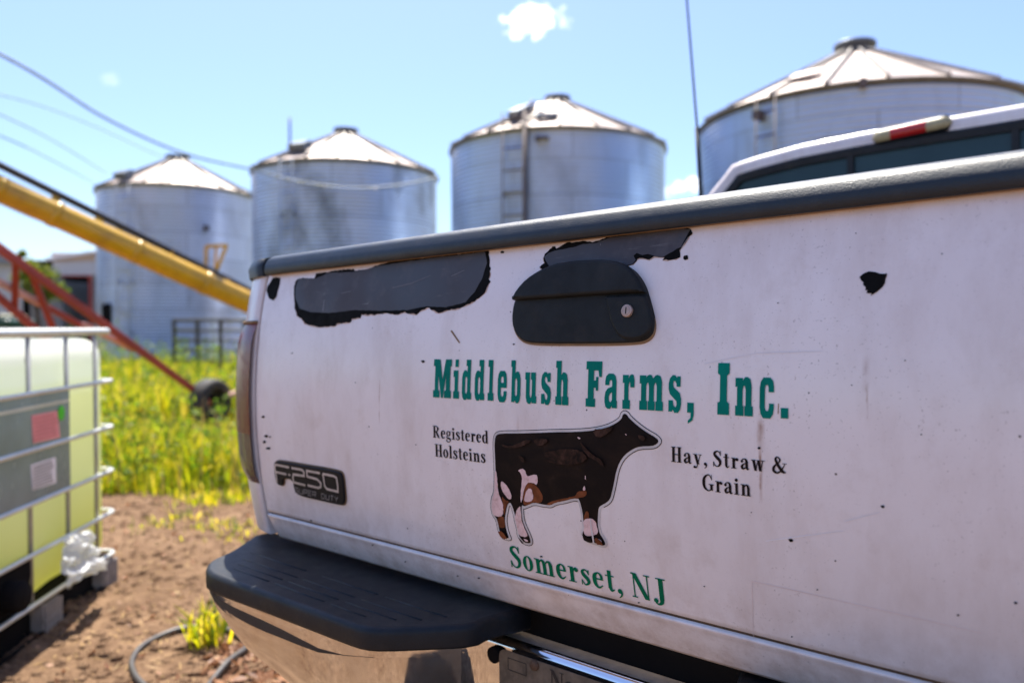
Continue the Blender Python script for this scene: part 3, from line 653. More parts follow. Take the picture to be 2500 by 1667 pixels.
SERIF = {
'H': (.76, [Bx(.08,0,.26,1), Bx(.5,0,.68,1), Bx(.25,.47,.51,.53), Bx(0,0,.34,t), Bx(0,1-t,.34,1), Bx(.42,0,.76,t), Bx(.42,1-t,.76,1)]),
'R': (.78, [Bx(.08,0,.26,1), Bx(0,0,.34,t), Bx(0,1-t,.3,1), S_((.24,.97,.05),(.44,.95,.07),(.56,.76,.17),(.44,.55,.07),(.24,.52,.05)), S_((.37,.53,.12),(.5,.28,.17),(.63,.06,.14)), Bx(.56,0,.78,t)]),
'N': (.78, [Bx(.08,0,.13,1), Bx(.64,0,.69,1), Ln(.13,1,.62,0,.19), Bx(0,1-t,.2,1), Bx(0,0,.22,t), Bx(.53,1-t,.78,1)]),
'J': (.52, [Bx(.24,.15,.42,1), Bx(.14,1-t,.52,1), S_((.33,.22,.18),(.31,.03,.14),(.18,-.06,.07),(.07,.0,.06)), Ci(.09,.08,.09)]),
'G': (.78, [S_((.62,.72,.04),(.53,.92,.06),(.37,.97,.08),(.15,.78,.16),(.1,.48,.19),(.15,.2,.16),(.37,.03,.08),(.55,.08,.07),(.62,.2,.08)), Bx(.53,.05,.7,.42), Bx(.44,.38,.78,.43), Bx(.61,.68,.65,1)]),
'S': (.58, [S_((.5,.72,.04),(.43,.91,.06),(.3,.97,.08),(.14,.88,.14),(.13,.73,.17),(.3,.55,.2),(.46,.39,.19),(.48,.2,.15),(.38,.05,.1),(.25,.02,.07),(.12,.1,.06),(.05,.3,.04)), Bx(.48,.7,.53,1), Bx(.02,-.01,.07,.3)]),
'e': (.5, [Bx(.12,.36,.44,.42), S_((.43,.36,.11),(.4,.56,.11),(.27,.65,.06),(.13,.54,.15),(.1,.34,.18),(.14,.14,.15),(.28,.03,.08),(.45,.15,.04))]),
'o': (.52, [Ring(.26,.33,.26,.35,.09,.30)]),
'i': (.33, [Bx(.08,0,.25,.66), Bx(0,.66-t,.16,.66), Bx(0,0,.33,t), Ci(.16,.86,.1)]),
'l': (.33, [Bx(.08,0,.25,1), Bx(0,1-t,.16,1), Bx(0,0,.33,t)]),
't': (.38, [Bx(.1,.12,.26,.86), Bx(0,.66-t,.38,.66), S_((.18,.16,.16),(.24,.03,.1),(.37,.1,.03))]),
'r': (.47, [Bx(.08,0,.25,.66), Bx(0,.66-t,.16,.66), Bx(0,0,.35,t), S_((.22,.42,.04),(.31,.61,.07),(.4,.6,.12)), Ci(.39,.56,.09)]),
'n': (.64, [Bx(.08,0,.25,.66), Bx(.4,0,.57,.5), Bx(0,.66-t,.16,.66), Bx(0,0,.32,t), Bx(.34,0,.64,t), S_((.23,.5,.04),(.33,.62,.08),(.44,.6,.13),(.485,.46,.17))]),
'm': (.96, [Bx(.08,0,.25,.66), Bx(.4,0,.57,.5), Bx(.72,0,.89,.5), Bx(0,.66-t,.16,.66), Bx(0,0,.32,t), Bx(.34,0,.64,t), Bx(.66,0,.96,t), S_((.23,.5,.04),(.33,.62,.08),(.44,.6,.13),(.485,.46,.17)), S_((.55,.5,.04),(.65,.62,.08),(.76,.6,.13),(.805,.46,.17))]),
'd': (.6, [S_((.4,.57,.04),(.28,.65,.06),(.13,.54,.15),(.1,.33,.18),(.13,.13,.15),(.27,.02,.07),(.4,.12,.05)), Bx(.37,0,.54,1), Bx(.28,1-t,.44,1), Bx(.45,0,.6,t)]),
'a': (.56, [S_((.09,.49,.1),(.14,.61,.07),(.26,.65,.07),(.36,.6,.13),(.4,.46,.17)), Bx(.315,.08,.485,.5), S_((.41,.1,.15),(.46,.03,.1),(.56,.08,.03)), S_((.34,.39,.05),(.19,.31,.09),(.1,.17,.16),(.17,.05,.12),(.34,.12,.06)), Ci(.11,.5,.085)]),
'g': (.54, [Ring(.25,.45,.22,.22,.09,.18), S_((.13,.27,.05),(.07,.17,.08),(.18,.08,.14),(.38,.05,.14),(.46,-.06,.1)), S_((.46,-.06,.1),(.37,-.21,.06),(.2,-.24,.06),(.05,-.14,.09),(.12,.01,.04)), S_((.38,.58,.05),(.5,.63,.1))]),
's': (.44, [S_((.38,.46,.03),(.31,.61,.06),(.2,.65,.07),(.1,.56,.13),(.15,.43,.16),(.3,.29,.17),(.36,.15,.14),(.28,.04,.08),(.17,.02,.06),(.06,.19,.03)), Bx(.36,.46,.4,.67), Bx(.03,-.01,.07,.22)]),
'y': (.6, [Ln(.15,.64,.33,.02,.18), Ln(.49,.64,.3,-.02,.05), S_((.31,.02,.06),(.22,-.19,.07),(.12,-.2,.08)), Ci(.1,-.17,.085), Bx(0,.66-t,.3,.66), Bx(.37,.66-t,.6,.66)]),
'w': (.86, [Ln(.15,.64,.28,0,.17), Ln(.29,.02,.42,.64,.05), Ln(.45,.64,.58,0,.17), Ln(.59,.02,.73,.64,.05), Bx(0,.66-t,.3,.66), Bx(.34,.66-t,.56,.66), Bx(.62,.66-t,.86,.66)]),
',': (.22, [Ci(.11,.08,.1), S_((.18,.08,.08),(.17,-.08,.07),(.06,-.2,.03))]),
'&': (.92, [S_((.78,.58,.05),(.69,.38,.06),(.53,.14,.09),(.32,.02,.12),(.13,.11,.16),(.12,.31,.15),(.27,.51,.09),(.44,.66,.08),(.49,.82,.1),(.37,.96,.07),(.25,.88,.13),(.27,.7,.16),(.43,.4,.18),(.65,.12,.18),(.84,.08,.06)), Bx(.64,.57,.9,.61)]),
}
def serif(mb, text, ua, ub, zbase, hgt, gap=0.08, space=0.32, off=0.0008, put=None, mi=0):
    wds = 0.0
    for i, ch in enumerate(text): wds += (space if ch == ' ' else SERIF[ch][0]) + (gap if i < len(text)-1 and ch != ' ' and text[i+1] != ' ' else 0)
    sx = (ub - ua) / wds; x = 0.0; pc = 0
    for i, ch in enumerate(text):
        if ch == ' ': x += space; continue
        for k_, pcs in enumerate(SERIF[ch][1]):
            o = off + 0.00006 * k_
            mp = lambda p: (ua + (x + p[0]) * sx, zbase + hgt * p[1])
            P3 = put or (lambda q, o: onf(q[0], q[1], o))
            if pcs[0] == 'poly':
                vs = [P3(mp(p), o) for p in pcs[1]]; e = (vs[1]-vs[0]).cross(vs[2]-vs[0]); mb.poly(vs if e.y < 0 else vs[::-1], mi)
            else:
                Ls = [P3(mp(p), o) for p in pcs[1]]; Rs = [P3(mp(p), o) for p in pcs[2]]
                for j in range(len(Ls)-1):
                    vs = [Ls[j], Ls[j+1], Rs[j+1], Rs[j]]; e = (vs[1]-vs[0]).cross(vs[2]-vs[0]) + (vs[2]-vs[0]).cross(vs[3]-vs[0])
                    mb.poly(vs if e.y < 0 else vs[::-1], mi)
        x += SERIF[ch][0] + (gap if i < len(text)-1 and text[i+1] != ' ' else 0)
C6 = lambda x, y: uv(1000 + x/2.352, 850 + y/2.352)
def line(mb, text, bl_, br_, tl_, **kw):
    a, b, c = C6(*bl_), C6(*br_), C6(*tl_); z0 = (a[1] + b[1]) / 2; serif(mb, text, a[0], b[0], z0, c[1] - a[1], **kw)
dk = MB()
line(dk, 'Registered', (136,512), (453,545), (136,444))
line(dk, 'Holsteins', (149,622), (438,655), (149,551))
line(dk, 'Hay, Straw &', (1504,653), (2170,718), (1504,566), gap=0.12, space=0.40)
line(dk, 'Grain', (1684,818), (1962,845), (1684,724), gap=0.1)
dk.build('dark_lettering', M['ink'], tailgate)
g2 = MB(); line(g2, 'Somerset, NJ', (588,1266), (1480,1452), (588,1147), gap=0.1, space=0.42); g2.build('town_lettering', M['green2'], tailgate)

# --- cow picture
K = reg(1150, 950, 1916/550)
cowpx = [(210,400),(235,378),(300,374),(420,374),(560,370),(700,364),(900,362),(1050,350),(1160,325),(1240,287),(1285,250),(1292,217),(1310,205),(1330,217),(1345,242),(1420,310),(1500,367),(1580,412),(1600,440),(1582,466),(1540,482),(1440,484),(1380,506),(1310,556),(1266,618),(1236,700),(1220,790),(1200,880),(1186,930),(1158,960),(1110,985),(1088,1005),(1083,1060),(1080,1120),(1082,1160),(1095,1220),(1125,1265),(1145,1305),(1142,1322),(1115,1325),(1070,1305),(1010,1290),(978,1275),(955,1235),(950,1215),(968,1190),(958,1110),(952,1040),(932,960),(922,938),(915,926),(870,926),(800,946),(720,960),(680,984),(640,980),(600,974),(540,960),(490,980),(455,994),(438,980),(432,1010),(434,1060),(442,1120),(472,1190),(500,1250),(512,1292),(500,1308),(455,1298),(428,1268),(410,1240),(405,1190),(388,1130),(378,1070),(358,1000),(336,955),(312,980),(300,1040),(290,1100),(298,1170),(313,1225),(328,1262),(300,1262),(268,1246),(244,1200),(230,1110),(194,1060),(182,1000),(188,930),(208,890),(214,780),(212,680),(207,560),(203,470)]
cow = K(cowpx)
cw = MB()
of = lambda d: offset(cow, d)
drape(cw, [smooth(of(0.0042), 1)], 0.0005, 1); drape(cw, [smooth(of(0.0033), 1)], 0.0007, 0)
drape(cw, [smooth(cow, 1)], 0.0010, 2)
pats = [
 (3, [(470,800),(510,790),(550,810),(600,870),(615,920),(605,965),(540,958),(490,978),(455,988),(445,930),(455,870)]),
 (3, [(905,870),(985,855),(990,900),(920,925),(870,924),(800,944),(720,960),(680,982),(640,978),(700,945),(850,915),(900,900)]),
 (3, [(225,1080),(280,1075),(290,1110),(298,1170),(270,1175),(240,1165)]), (3, [(975,1040),(1000,1030),(1015,1080),(990,1110),(960,1120)]),
 (3, [(265,900),(300,940),(330,950),(310,980),(298,1040),(286,1070),(275,960)]),
 (4, [(490,840),(520,845),(535,890),(530,940),(500,955),(455,950),(462,900)]),
 (4, [(405,690),(440,668),(470,690),(475,720),(490,740),(530,722),(575,725),(572,815),(530,790),(480,795),(455,860),(440,950),(430,960),(428,880),(440,800),(440,740),(420,700)]),
 (4, [(262,770),(300,800),(330,840),(352,890),(350,935),(325,930),(285,880),(262,830)]),
 (4, [(188,930),(206,890),(212,690),(224,690),(232,780),(240,880),(265,930),(285,1000),(280,1072),(228,1080),(194,1058),(183,1000)]),
 (4, [(430,987),(431,1010),(434,1060),(442,1120),(470,1190),(494,1245),(460,1252),(418,1235),(406,1190),(390,1130),(380,1075),(402,1010)]),
 (4, [(985,1095),(1030,1090),(1072,1120),(1078,1160),(1092,1220),(1040,1240),(985,1245),(966,1210),(970,1150),(960,1120)]),
 (4, [(912,400),(945,415),(925,425)]), (4, [(965,830),(978,810),(985,855),(962,858)]), (4, [(978,735),(986,730),(988,765),(980,760)]),
 (4, [(1318,375),(1336,385),(1330,392)]), (4, [(1085,1255),(1125,1280),(1110,1300),(1070,1285)]), (4, [(455,1262),(490,1270),(500,1290),(470,1282)]),
 (5, [(620,540),(700,520),(820,500),(940,515),(1010,580),(960,620),(860,645),(720,630),(640,600)]),
 (5, [(270,462),(350,482),(430,450),(500,420),(530,440),(450,482),(360,502),(290,490)]), (5, [(415,555),(460,580),(472,620),(440,610)]),
 (5, [(545,420),(650,415),(670,440),(610,480),(560,470)]), (5, [(930,430),(990,500),(1060,560),(1130,600),(1150,680),(1080,600),(990,560)]), (5, [(1430,380),(1500,400),(1480,440),(1440,420)]), (5, [(1040,340),(1150,330),(1230,300),(1200,360),(1090,420)]),
]
for i, (mi, p) in enumerate(pats): drape(cw, [jag(smooth(K(p), 1), 0.003, 0.0004, i)], 0.0012 + 0.00012 * i, mi)
drape(cw, [K([(1029,1092),(1037,1092),(1044,1170),(1058,1240),(1066,1300),(1054,1300),(1046,1250),(1034,1180)])], 0.0046, 0)
for i, q_ in enumerate(([(958,1215),(985,1240),(1030,1262),(1048,1296),(1010,1290),(980,1275)], [(1062,1262),(1082,1250),(1125,1282),(1140,1318),(1090,1308)], [(412,1238),(440,1268),(470,1300),(450,1298),(428,1268)], [(246,1200),(275,1195),(300,1215),(326,1262),(300,1262),(268,1246)])): drape(cw, [jag(K(q_), 0.003, 0.0005, 60 + i)], 0.0047 + 0.0001*i, 3 if i % 2 else 2)
cw.build('cow_picture', [M['cow_base'], M['ink'], M['cow_black'], M['cow_brown'], M['cow_pink'], M['cow_sheen']], tailgate)

# --- model badge
G_ = reg(650, 1080, 2178/250)
bd = MB()
bp = smooth(G_([(210,420),(260,385),(400,395),(900,480),(1300,545),(1560,600),(1630,640),(1665,720),(1690,950),(1710,1200),(1690,1290),(1640,1315),(1300,1240),(900,1150),(740,1100),(670,1040),(640,960),(615,780),(400,735),(395,880),(350,905),(270,850),(235,700)]), 1)
raised(bd, offset(bp, 0.002), 0.0, 0.0016, 0.0005, 1); raised(bd, bp, 0.0, 0.006, 0.0015, 0)
badge = bd.build('model_badge', [M['badge'], M['rim']], tailgate)
bt = MB()
def stroke(mb, pts, wd, off, mi, conv):
    q = conv(pts); ps = [Vector((x, y, wd)) for x, y in q]
    L, Rr = [], []
    for i, p in enumerate(q):
        a = Vector(q[max(0, i-1)]); b = Vector(q[min(len(q)-1, i+1)]); p = Vector(p)
        e1 = (p - a).normalized() if i else (b - p).normalized(); e2 = (b - p).normalized() if i < len(q)-1 else e1
        n1 = Vector((-e1.y, e1.x)); n2 = Vector((-e2.y, e2.x)); m = (n1 + n2).normalized(); m = m / max(0.5, m.dot(n1))
        L.append(p + m*wd/2); Rr.append(p - m*wd/2)
    for j in range(len(q)-1):
        vs = [onf(L[j].x, L[j].y, off), onf(L[j+1].x, L[j+1].y, off), onf(Rr[j+1].x, Rr[j+1].y, off), onf(Rr[j].x, Rr[j].y, off)]
        e = (vs[1]-vs[0]).cross(vs[2]-vs[0]); mb.poly(vs if e.y < 0 else vs[::-1], mi)
W = 0.0042
for i, p in enumerate(([(545,510),(255,450),(240,520),(262,610),(290,820)], [(262,605),(490,655)],
          [(600,520),(820,560),(862,600),(870,690),(640,655),(630,730),(650,825),(895,885)],
          [(1205,630),(925,580),(935,700),(1150,760),(1225,840),(1225,920),(1170,940),(945,885)],
          [(1270,645),(1500,690),(1560,730),(1585,880),(1590,1020),(1360,965),(1310,900),(1270,645)])):
    stroke(bt, p, W, 0.0064 + 0.0001*i, 0, G_)
drape(bt, [G_([(530,645),(570,650),(575,690),(535,682)])], 0.0064, 0)
sd = {'S': [[(1,1),(0,1),(0,.5),(1,.5),(1,0),(0,0)]], 'U': [[(0,1),(0,0),(1,0),(1,1)]], 'P': [[(0,0),(0,1),(1,1),(1,.45),(0,.45)]], 'E': [[(1,1),(0,1),(0,0),(1,0)],[(0,.5),(.9,.5)]], 'R': [[(0,0),(0,1),(1,1),(1,.45),(0,.45)],[(.5,.45),(1,0)]], 'D': [[(0,0),(0,1),(.7,1),(1,.8),(1,.2),(.7,0),(0,0)]], 'T': [[(0,1),(1,1)],[(.5,1),(.5,0)]], 'Y': [[(0,1),(.5,.5),(1,1)],[(.5,.5),(.5,0)]]}
for i, ch in enumerate('SUPER DUTY'):
    if ch == ' ': continue
    x0 = 670 + i * 94 + (0 if i < 5 else 2); sl_ = lambda X: 985 + (X - 670) * 0.222
    for j, stp in enumerate(sd[ch]):
        stroke(bt, [(x0 + 66*x, sl_(x0 + 66*x) + 50 - 100*y + 0) for x, y in stp], 0.0019, 0.0062 + 0.0001*j, 1, G_)
bt.build('badge_lettering', [M['badgeline'], M['badgegrey']], tailgate)

# --- bed sides with rounded rear corners, lamps, rail caps
def corner(side, tdeg, z, off=0.0):
    t_ = R(tdeg); rr_ = 0.19 + off
    x = -0.820 - rr_ * math.sin(t_); y = Yp(z) * 0.95 + 0.19 - rr_ * math.cos(t_) + 0.002
    return Vector((x * side * -1 if side > 0 else x, y, z)) if side < 0 else Vector((-x, y, z))
for side in (-1, 1):
    fl = side > 0
    bs = MB(); zz = [0.77 + i * (1.300 - 0.77) / 24 for i in range(25)]; tt = [i * 7.5 for i in range(13)]
    rows = [[corner(side, a, z) for a in tt] for z in zz]
    bs.grid(rows, flip=not fl)
    e = [r[0] for r in rows]; bs.grid([e, [Vector((p.x, 0.10, p.z)) for p in e]], smooth=False, flip=fl)
    # flat side with the wheel opening
    X = 1.010 * side; out = [(Yp(z)*0.95 + 0.192, z) for z in reversed(zz)]
    arch = [(1.02 + 0.43*math.cos(a), 0.50 + 0.43*math.sin(a)) for a in [math.pi - math.pi*i/16 for i in range(17)]]
    arch = [(y, max(z, 0.56)) for y, z in arch]
    lo = out + [(0.20, 0.60), (0.58, 0.56)] + arch + [(1.48, 0.56), (1.87, 0.56), (1.87, 1.292)]
    L = [[Vector((y, z, 0)) for y, z in lo]]; V = [(X, y, z) for y, z in lo]; bs.add(V, tessellate_polygon(L))
    bs.box(min(X, X - 0.05*side) , 0.16, 1.20, max(X - 0.004*side, X - 0.05*side) if side < 0 else X - 0.004, 1.87, 1.29)
    o = bs.build('bed_side', M['white'], truck); fixn(o)
    o['label'] = 'white bed side with rounded rear corner'
    # lamp lens wrapped round the corner
    tl = MB(); zl = [0.876 + i * (1.198 - 0.876) / 16 for i in range(17)]; ta = [0.5 + i * 5.8 for i in range(13)]
    rws = []
    for i, z in enumerate(zl):
        ed = min(i, 16 - i) / 1.0; oz = 0.011 * min(1, ed / 1.6 + 0.1)
        rws.append([corner(side, a, z, oz * min(1, 0.15 + min(j + 1, 12-j) / 1.2)) for j, a in enumerate(ta)])
    tl.grid(rws[5:], flip=not fl); lens = fixn(tl.build('tail_lamp', M['lens'], truck))
    t2 = MB(); t2.grid(rws[:6], flip=not fl); fixn(t2.build('reversing_lens', M['lens2'], lens))
    for ob in (lens,): pass
    ga = MB(); ga.tube([corner(side, a, 1.201, 0.003) for a in ta], 0.0035, 6); ga.build('lamp_gasket', M['rim'], lens)
    # rail cap
    rc = MB(); pr = [(0.006, 1.293), (0.008, 1.313), (0.0, 1.330), (-0.03, 1.336), (-0.07, 1.334), (-0.08, 1.298)]
    pth = [corner(side, a, 1.29) for a in (0, 10, 20, 30, 45, 60, 75, 90)] + [Vector((1.01*side, 1.0, 1.29)), Vector((1.01*side, 1.87, 1.29))]
    nor = [Vector((math.sin(R(a))*side, -math.cos(R(a)), 0)) for a in (0, 10, 20, 30, 45, 60, 75, 90)] + [Vector((side, 0, 0))]*2
    rc.grid([[p + n*q + Vector((0, 0, z - p.z)) for q, z in pr] for p, n in zip(pth, nor)], flip=fl)
    rc.poly([pth[0] + nor[0]*q + Vector((0, 0, z - pth[0].z)) for q, z in pr]); fixn(rc.build('rail_cap', M['cap'], truck))
fb = MB(); fb.box(-0.92, 0.10, 0.84, 0.92, 1.86, 0.86); fb.box(-0.92, 1.80, 0.86, 0.92, 1.85, 1.29); fb.build('bed_floor', M['dark'], truck)
ch_ = MB(); ch_.box(-0.55, 0.16, 0.55, -0.45, 3.6, 0.70); ch_.box(0.45, 0.16, 0.55, 0.55, 3.6, 0.70); ch_.box(-0.7, 0.105, 0.62, 0.7, 0.15, 0.75); ch_.build('chassis', M['dark'], truck)

# --- bumper
ZPAD = 0.752
fr = [lplane(x, y, 'z', ZPAD) for x, y in ((623,1303),(602,1318),(567,1341),(543,1353),(516,1364),(502,1378),(503,1395),(545,1412),(619,1437),(700,1466),(794,1500),(850,1520),(885,1531),(933,1535),(1060,1530),(1158,1525),(1195,1505))]
front = [(p.x, p.y) for p in fr]
def mir(pts): return [(-x, y) for x, y in pts]
bumper = None
bpx = [lplane(x, y, 'y', -0.125) for x, y in ((515,1451),(532,1500),(557,1538),(595,1587),(637,1625),(689,1667))]
def zbot(x):
    a = -abs(x)
    pts = [(-1.2, 0.70)] + [(p.x, p.z) for p in bpx] + [(-0.35, 0.545), (-0.2, 0.53), (0, 0.53)]
    pts.sort()
    for (x0, z0), (x1, z1) in zip(pts, pts[1:]):
        if x0 <= a <= x1: return z0 + (z1 - z0) * (a - x0) / (x1 - x0 + 1e-9)
    return pts[0][1] if a < pts[0][0] else pts[-1][1]
ypb = 0.062
CEN = lplane(1185, 1548, 'z', 0.700); ypb = CEN.y
path = [(-0.955, 0.20)] + [q for q in front[1:13] if q[0] < -0.335] + [(-0.305, -0.085), (-0.280, -0.02), (-0.262, ypb - 0.012), (-0.245, ypb)]
path = smooth(path, 1, closed=False)
path = path + [(x, ypb) for x in np.linspace(-0.15, 0.15, 7)] + mir(path)[::-1]
bm_ = MB(); rowsb = []
for i, (x, y) in enumerate(path):
    a = Vector(path[max(0, i-1)]); b = Vector(path[min(len(path)-1, i+1)]); d = (b - a).normalized(); n = Vector((d.y, -d.x))
    cen = max(0.0, min(1.0, (0.30 - abs(x)) / 0.05)); zt = ZPAD - 0.012 + (0.700 - ZPAD + 0.012) * cen; zb_ = min(zbot(x), zt - 0.012); hgt_ = zt - zb_
    ins = -0.006
    pr = [(-0.046, zt + 0.0), (ins - 0.011, zt), (ins - 0.004, zt - 0.0025), (ins, zt - 0.009), (ins + 0.001, zt - 0.014)]
    sb_ = 0.2 + 0.17 * max(0.02, min(1.0, (abs(x) - 0.36) / 0.22))
    for s_ in (0.2, sb_, 0.45, 0.6, 0.75, 0.9, 1.0):
        pr.append((ins + 0.004 * math.sin(s_ * 2.6) * (1 - cen) - 0.024 * s_ * s_, zt - 0.014 - (hgt_ - 0.014) * s_))
    rowsb.append([(x + n.x*q, y + n.y*q, z) for q, z in pr])
bm_.grid(rowsb, flip=False)
np_ = len(rowsb[0]) - 1
for fi in range(len(bm_.f)):
    c_ = fi % np_
    if c_ == 0: bm_.m[fi] = 1
    elif c_ in (1, 2, 3): bm_.m[fi] = 2
    elif c_ == 5 and abs(path[fi // np_][0]) > 0.36: bm_.m[fi] = 3  # outboard band painted dark as the step pad's reflection
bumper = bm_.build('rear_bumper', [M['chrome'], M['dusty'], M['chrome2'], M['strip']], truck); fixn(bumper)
for side in (-1, 1):
    fp = front if side < 0 else mir(front)
    outl = fp + ([(-0.16, 0.10), (-0.90, 0.10)] if side < 0 else [(0.16, 0.10), (0.90, 0.10)])
    outl = smooth(outl, 1)
    pm = MB(); n = len(outl); P = [Vector(p) for p in outl]; area = sum(P[i].x*P[(i+1) % n].y - P[(i+1) % n].x*P[i].y for i in range(n))
    rings = [(offset(outl, -0.012), ZPAD - 0.036), (offset(outl, -0.001), ZPAD - 0.033), (outl, ZPAD - 0.029), (outl, ZPAD - 0.010)]
    for i in range(1, 5):
        a = math.pi/2*i/4; rings.append((offset(outl, -0.009*(1-math.cos(a))), ZPAD - 0.010 + 0.010*math.sin(a)))
    V = [(x, y, z) for ps, z in rings for x, y in ps]; Fs = [(r*n+k, r*n+(k+1) % n, (r+1)*n+(k+1) % n, (r+1)*n+k) for r in range(len(rings)-1) for k in range(n)]
    pm.add(V, Fs, 0, True)
    tp_ = rings[-1][0]; tri = tessellate_polygon([[Vector((x, y, 0)) for x, y in tp_]]); pm.add([(x, y, ZPAD) for x, y in tp_], tri)
    o = fixn(pm.build('step_pad', M['black'], truck)); o.parent = bumper
    rb = MB()
    for yy, segs in ((-0.105, ((-0.715,-0.60),(-0.58,-0.44),(-0.42,-0.335))), (-0.085, ((-0.735,-0.59),(-0.57,-0.43),(-0.41,-0.29))), (-0.062, ((-0.76,-0.58),(-0.56,-0.42),(-0.40,-0.26))), (-0.030, ((-0.79,-0.60),(-0.55,-0.40),(-0.38,-0.24)))):
        for a, b in segs:
            pts = [(a*-side if side > 0 else a, yy, ZPAD), (b*-side if side > 0 else b, yy, ZPAD)]
            rb.tube([(x, y, z - 0.0008) for x, y, z in pts], 0.0022, 8)
    o = rb.build('tread_ridges', M['black'], bumper)
    h = MB(); p = lplane(1207, 1597, 'y', ypb - 0.004); X = p.x if side < 0 else -p.x
    h.lathe([(0.0, -0.0035), (0.0095, -0.0035), (0.0105, -0.003), (0.0125, -0.003), (0.0125, 0.004)], 24, 0, 'y', (X, p.y, p.z)); o = h.build('bumper_hole', M['dark'], bumper)
# plate
ptl = lplane(1218, 1580, 'y', ypb - 0.014)
pl = MB(); PX, PZ = ptl.x, ptl.z; PY = ypb - 0.014
rrp = lambda x0, z0, x1, z1, r: [(x0+r-r*math.cos(a), z1-r+r*math.sin(a)) for a in (0, .52, 1.05, 1.57)] + [(x1-r+r*math.sin(a), z1-r+r*math.cos(a)) for a in (0, .52, 1.05, 1.57)] + [(x1-r+r*math.cos(a), z0+r-r*math.sin(a)) for a in (0, .52, 1.05, 1.57)] + [(x0+r-r*math.sin(a), z0+r-r*math.cos(a)) for a in (0, .52, 1.05, 1.57)]
q = rrp(PX, PZ - 0.152, PX + 0.305, PZ, 0.012); pl.poly([(x, PY, z) for x, z in q][::-1]); pl.poly([(x, PY + 0.0015, z) for x, z in q]); pl.grid([[(x, PY, z) for x, z in q + q[:1]], [(x, PY + 0.0015, z) for x, z in q + q[:1]]], smooth=False)
plate = fixn(pl.build('licence_plate', M['plate'], bumper))
pt = MB()
def pbox(a, b, c, d, y): pt.poly([(a, y, b), (c, y, b), (c, y, d), (a, y, d)], 0)
a = lplane(1240, 1603, 'y', PY); b = lplane(1286, 1650, 'y', PY)
for (x0, z0, x1, z1) in ((a.x, a.z-.0012, b.x, a.z), (a.x, b.z, b.x, b.z+.0012), (a.x, b.z+.0012, a.x+.0012, a.z-.0012), (b.x-.0012, b.z+.0012, b.x, a.z-.0012)): pbox(x0, z0, x1, z1, PY - 0.0006)
n0 = lplane(1343, 1632, 'y', PY); serif(pt, 'New Jersey', n0.x, n0.x + 0.185, n0.z - 0.026, 0.026, gap=0.05, put=lambda q, o: Vector((q[0], PY - o, q[1])))
pt.build('plate_lettering', M['plateink'], plate)
bo = MB(); p = lplane(1306, 1622, 'y', PY); bo.lathe([(0, -0.004), (0.007, -0.004), (0.008, -0.001), (0.008, 0.001)], 16, 0, 'y', (p.x, PY, p.z)); bo.build('plate_bolt', M['seam'], plate)

# --- cab
CY = 1.90
rp = [lplane(x, y, 'y', CY) for x, y in ((1735,462),(1766,424),(1783,400),(1806,391),(1850,377),(1953,349),(2100,319),(2250,292),(2500,253))]
half = [(p.x, p.z) for p in rp]
CX = 0.0
left = [(-0.93, 0.75), (-0.95, 1.25), (-0.885, 1.60)] + [h for h in half if h[0] < -0.02]
zr = max(z for x, z in half)
out = left + [(0.0, zr + 0.001)] + [(-x, z) for x, z in left[::-1]]
cb = MB(); n = len(out)
def cring(y, s=1.0, dz=0.0): return [(x*s, y, z + dz) for x, z in out]
o2 = offset(out, -0.022)
ringc = [[(x, CY + 0.004, z) for x, z in offset(out, -0.075)], [(x, CY, z) for x, z in offset(out, -0.058)], [(x, CY - 0.004, z) for x, z in o2], [(x, CY + 0.006, z) for x, z in offset(out, -0.006)], [(x, CY + 0.03, z) for x, z in out], cring(CY + 0.8, 1.0, 0.012), cring(CY + 1.35, 1.0, -0.01)]
cb.grid([r + r[:1] for r in ringc], smooth=True)
wf = [(x, z) for x, z in offset(out, -0.075) if z > 1.32]
lowb = [(-0.90, CY + 0.004, 0.76), (0.90, CY + 0.004, 0.76), (0.90, CY + 0.004, 1.37), (-0.90, CY + 0.004, 1.37)]; cb.poly(lowb)
cb.poly(ringc[-1]); cb.box(-0.93, CY + 1.3, 0.62, 0.93, CY + 2.5, 1.22); cb.box(-0.93, CY + 0.05, 0.56, 0.93, CY + 2.5, 0.74)
cab = fixn(cb.build('cab', M['white'], truck)); cab['label'] = 'white cab with curved roof edge'
# rear window: black frame, panes
wo_ = [(x, z) for x, z in offset(out, -0.052) if z > 1.45]; wo_ = wo_ + [(wo_[-1][0], 1.36), (wo_[0][0], 1.36)]
wi_ = [(x, max(z, 1.38)) for x, z in offset(wo_, -0.030)]
wm = MB(); m_ = len(wo_)
wm.grid([[(x, CY - 0.006, z) for x, z in wo_ + wo_[:1]], [(x, CY - 0.010, z) for x, z in offset(wo_ + [], -0.008) + offset(wo_, -0.008)[:1]], [(x, CY - 0.008, z) for x, z in wi_ + wi_[:1]], [(x, CY + 0.006, z) for x, z in wi_ + wi_[:1]]], smooth=False)
for xx in (-0.27, 0.20):
    ztop = 1.4
    for (xa, za), (xb, zb2) in zip(wi_, wi_[1:] + wi_[:1]):
        if min(xa, xb) <= xx <= max(xa, xb) and xa != xb: ztop = max(ztop, za + (zb2 - za)*(xx - xa)/(xb - xa))
    wm.box(xx - 0.010, CY - 0.007, 1.38, xx + 0.010, CY + 0.0035, ztop + 0.004)
win = wm.build('rear_window', M['black'], cab)
gm2 = MB(); V = [(x, CY + 0.0045, z) for x, z in wi_]; gm2.add(V, tessellate_polygon([[Vector((x, z, 0)) for x, z in wi_]])); fixn(gm2.build('window_glass', M['glass'], cab))
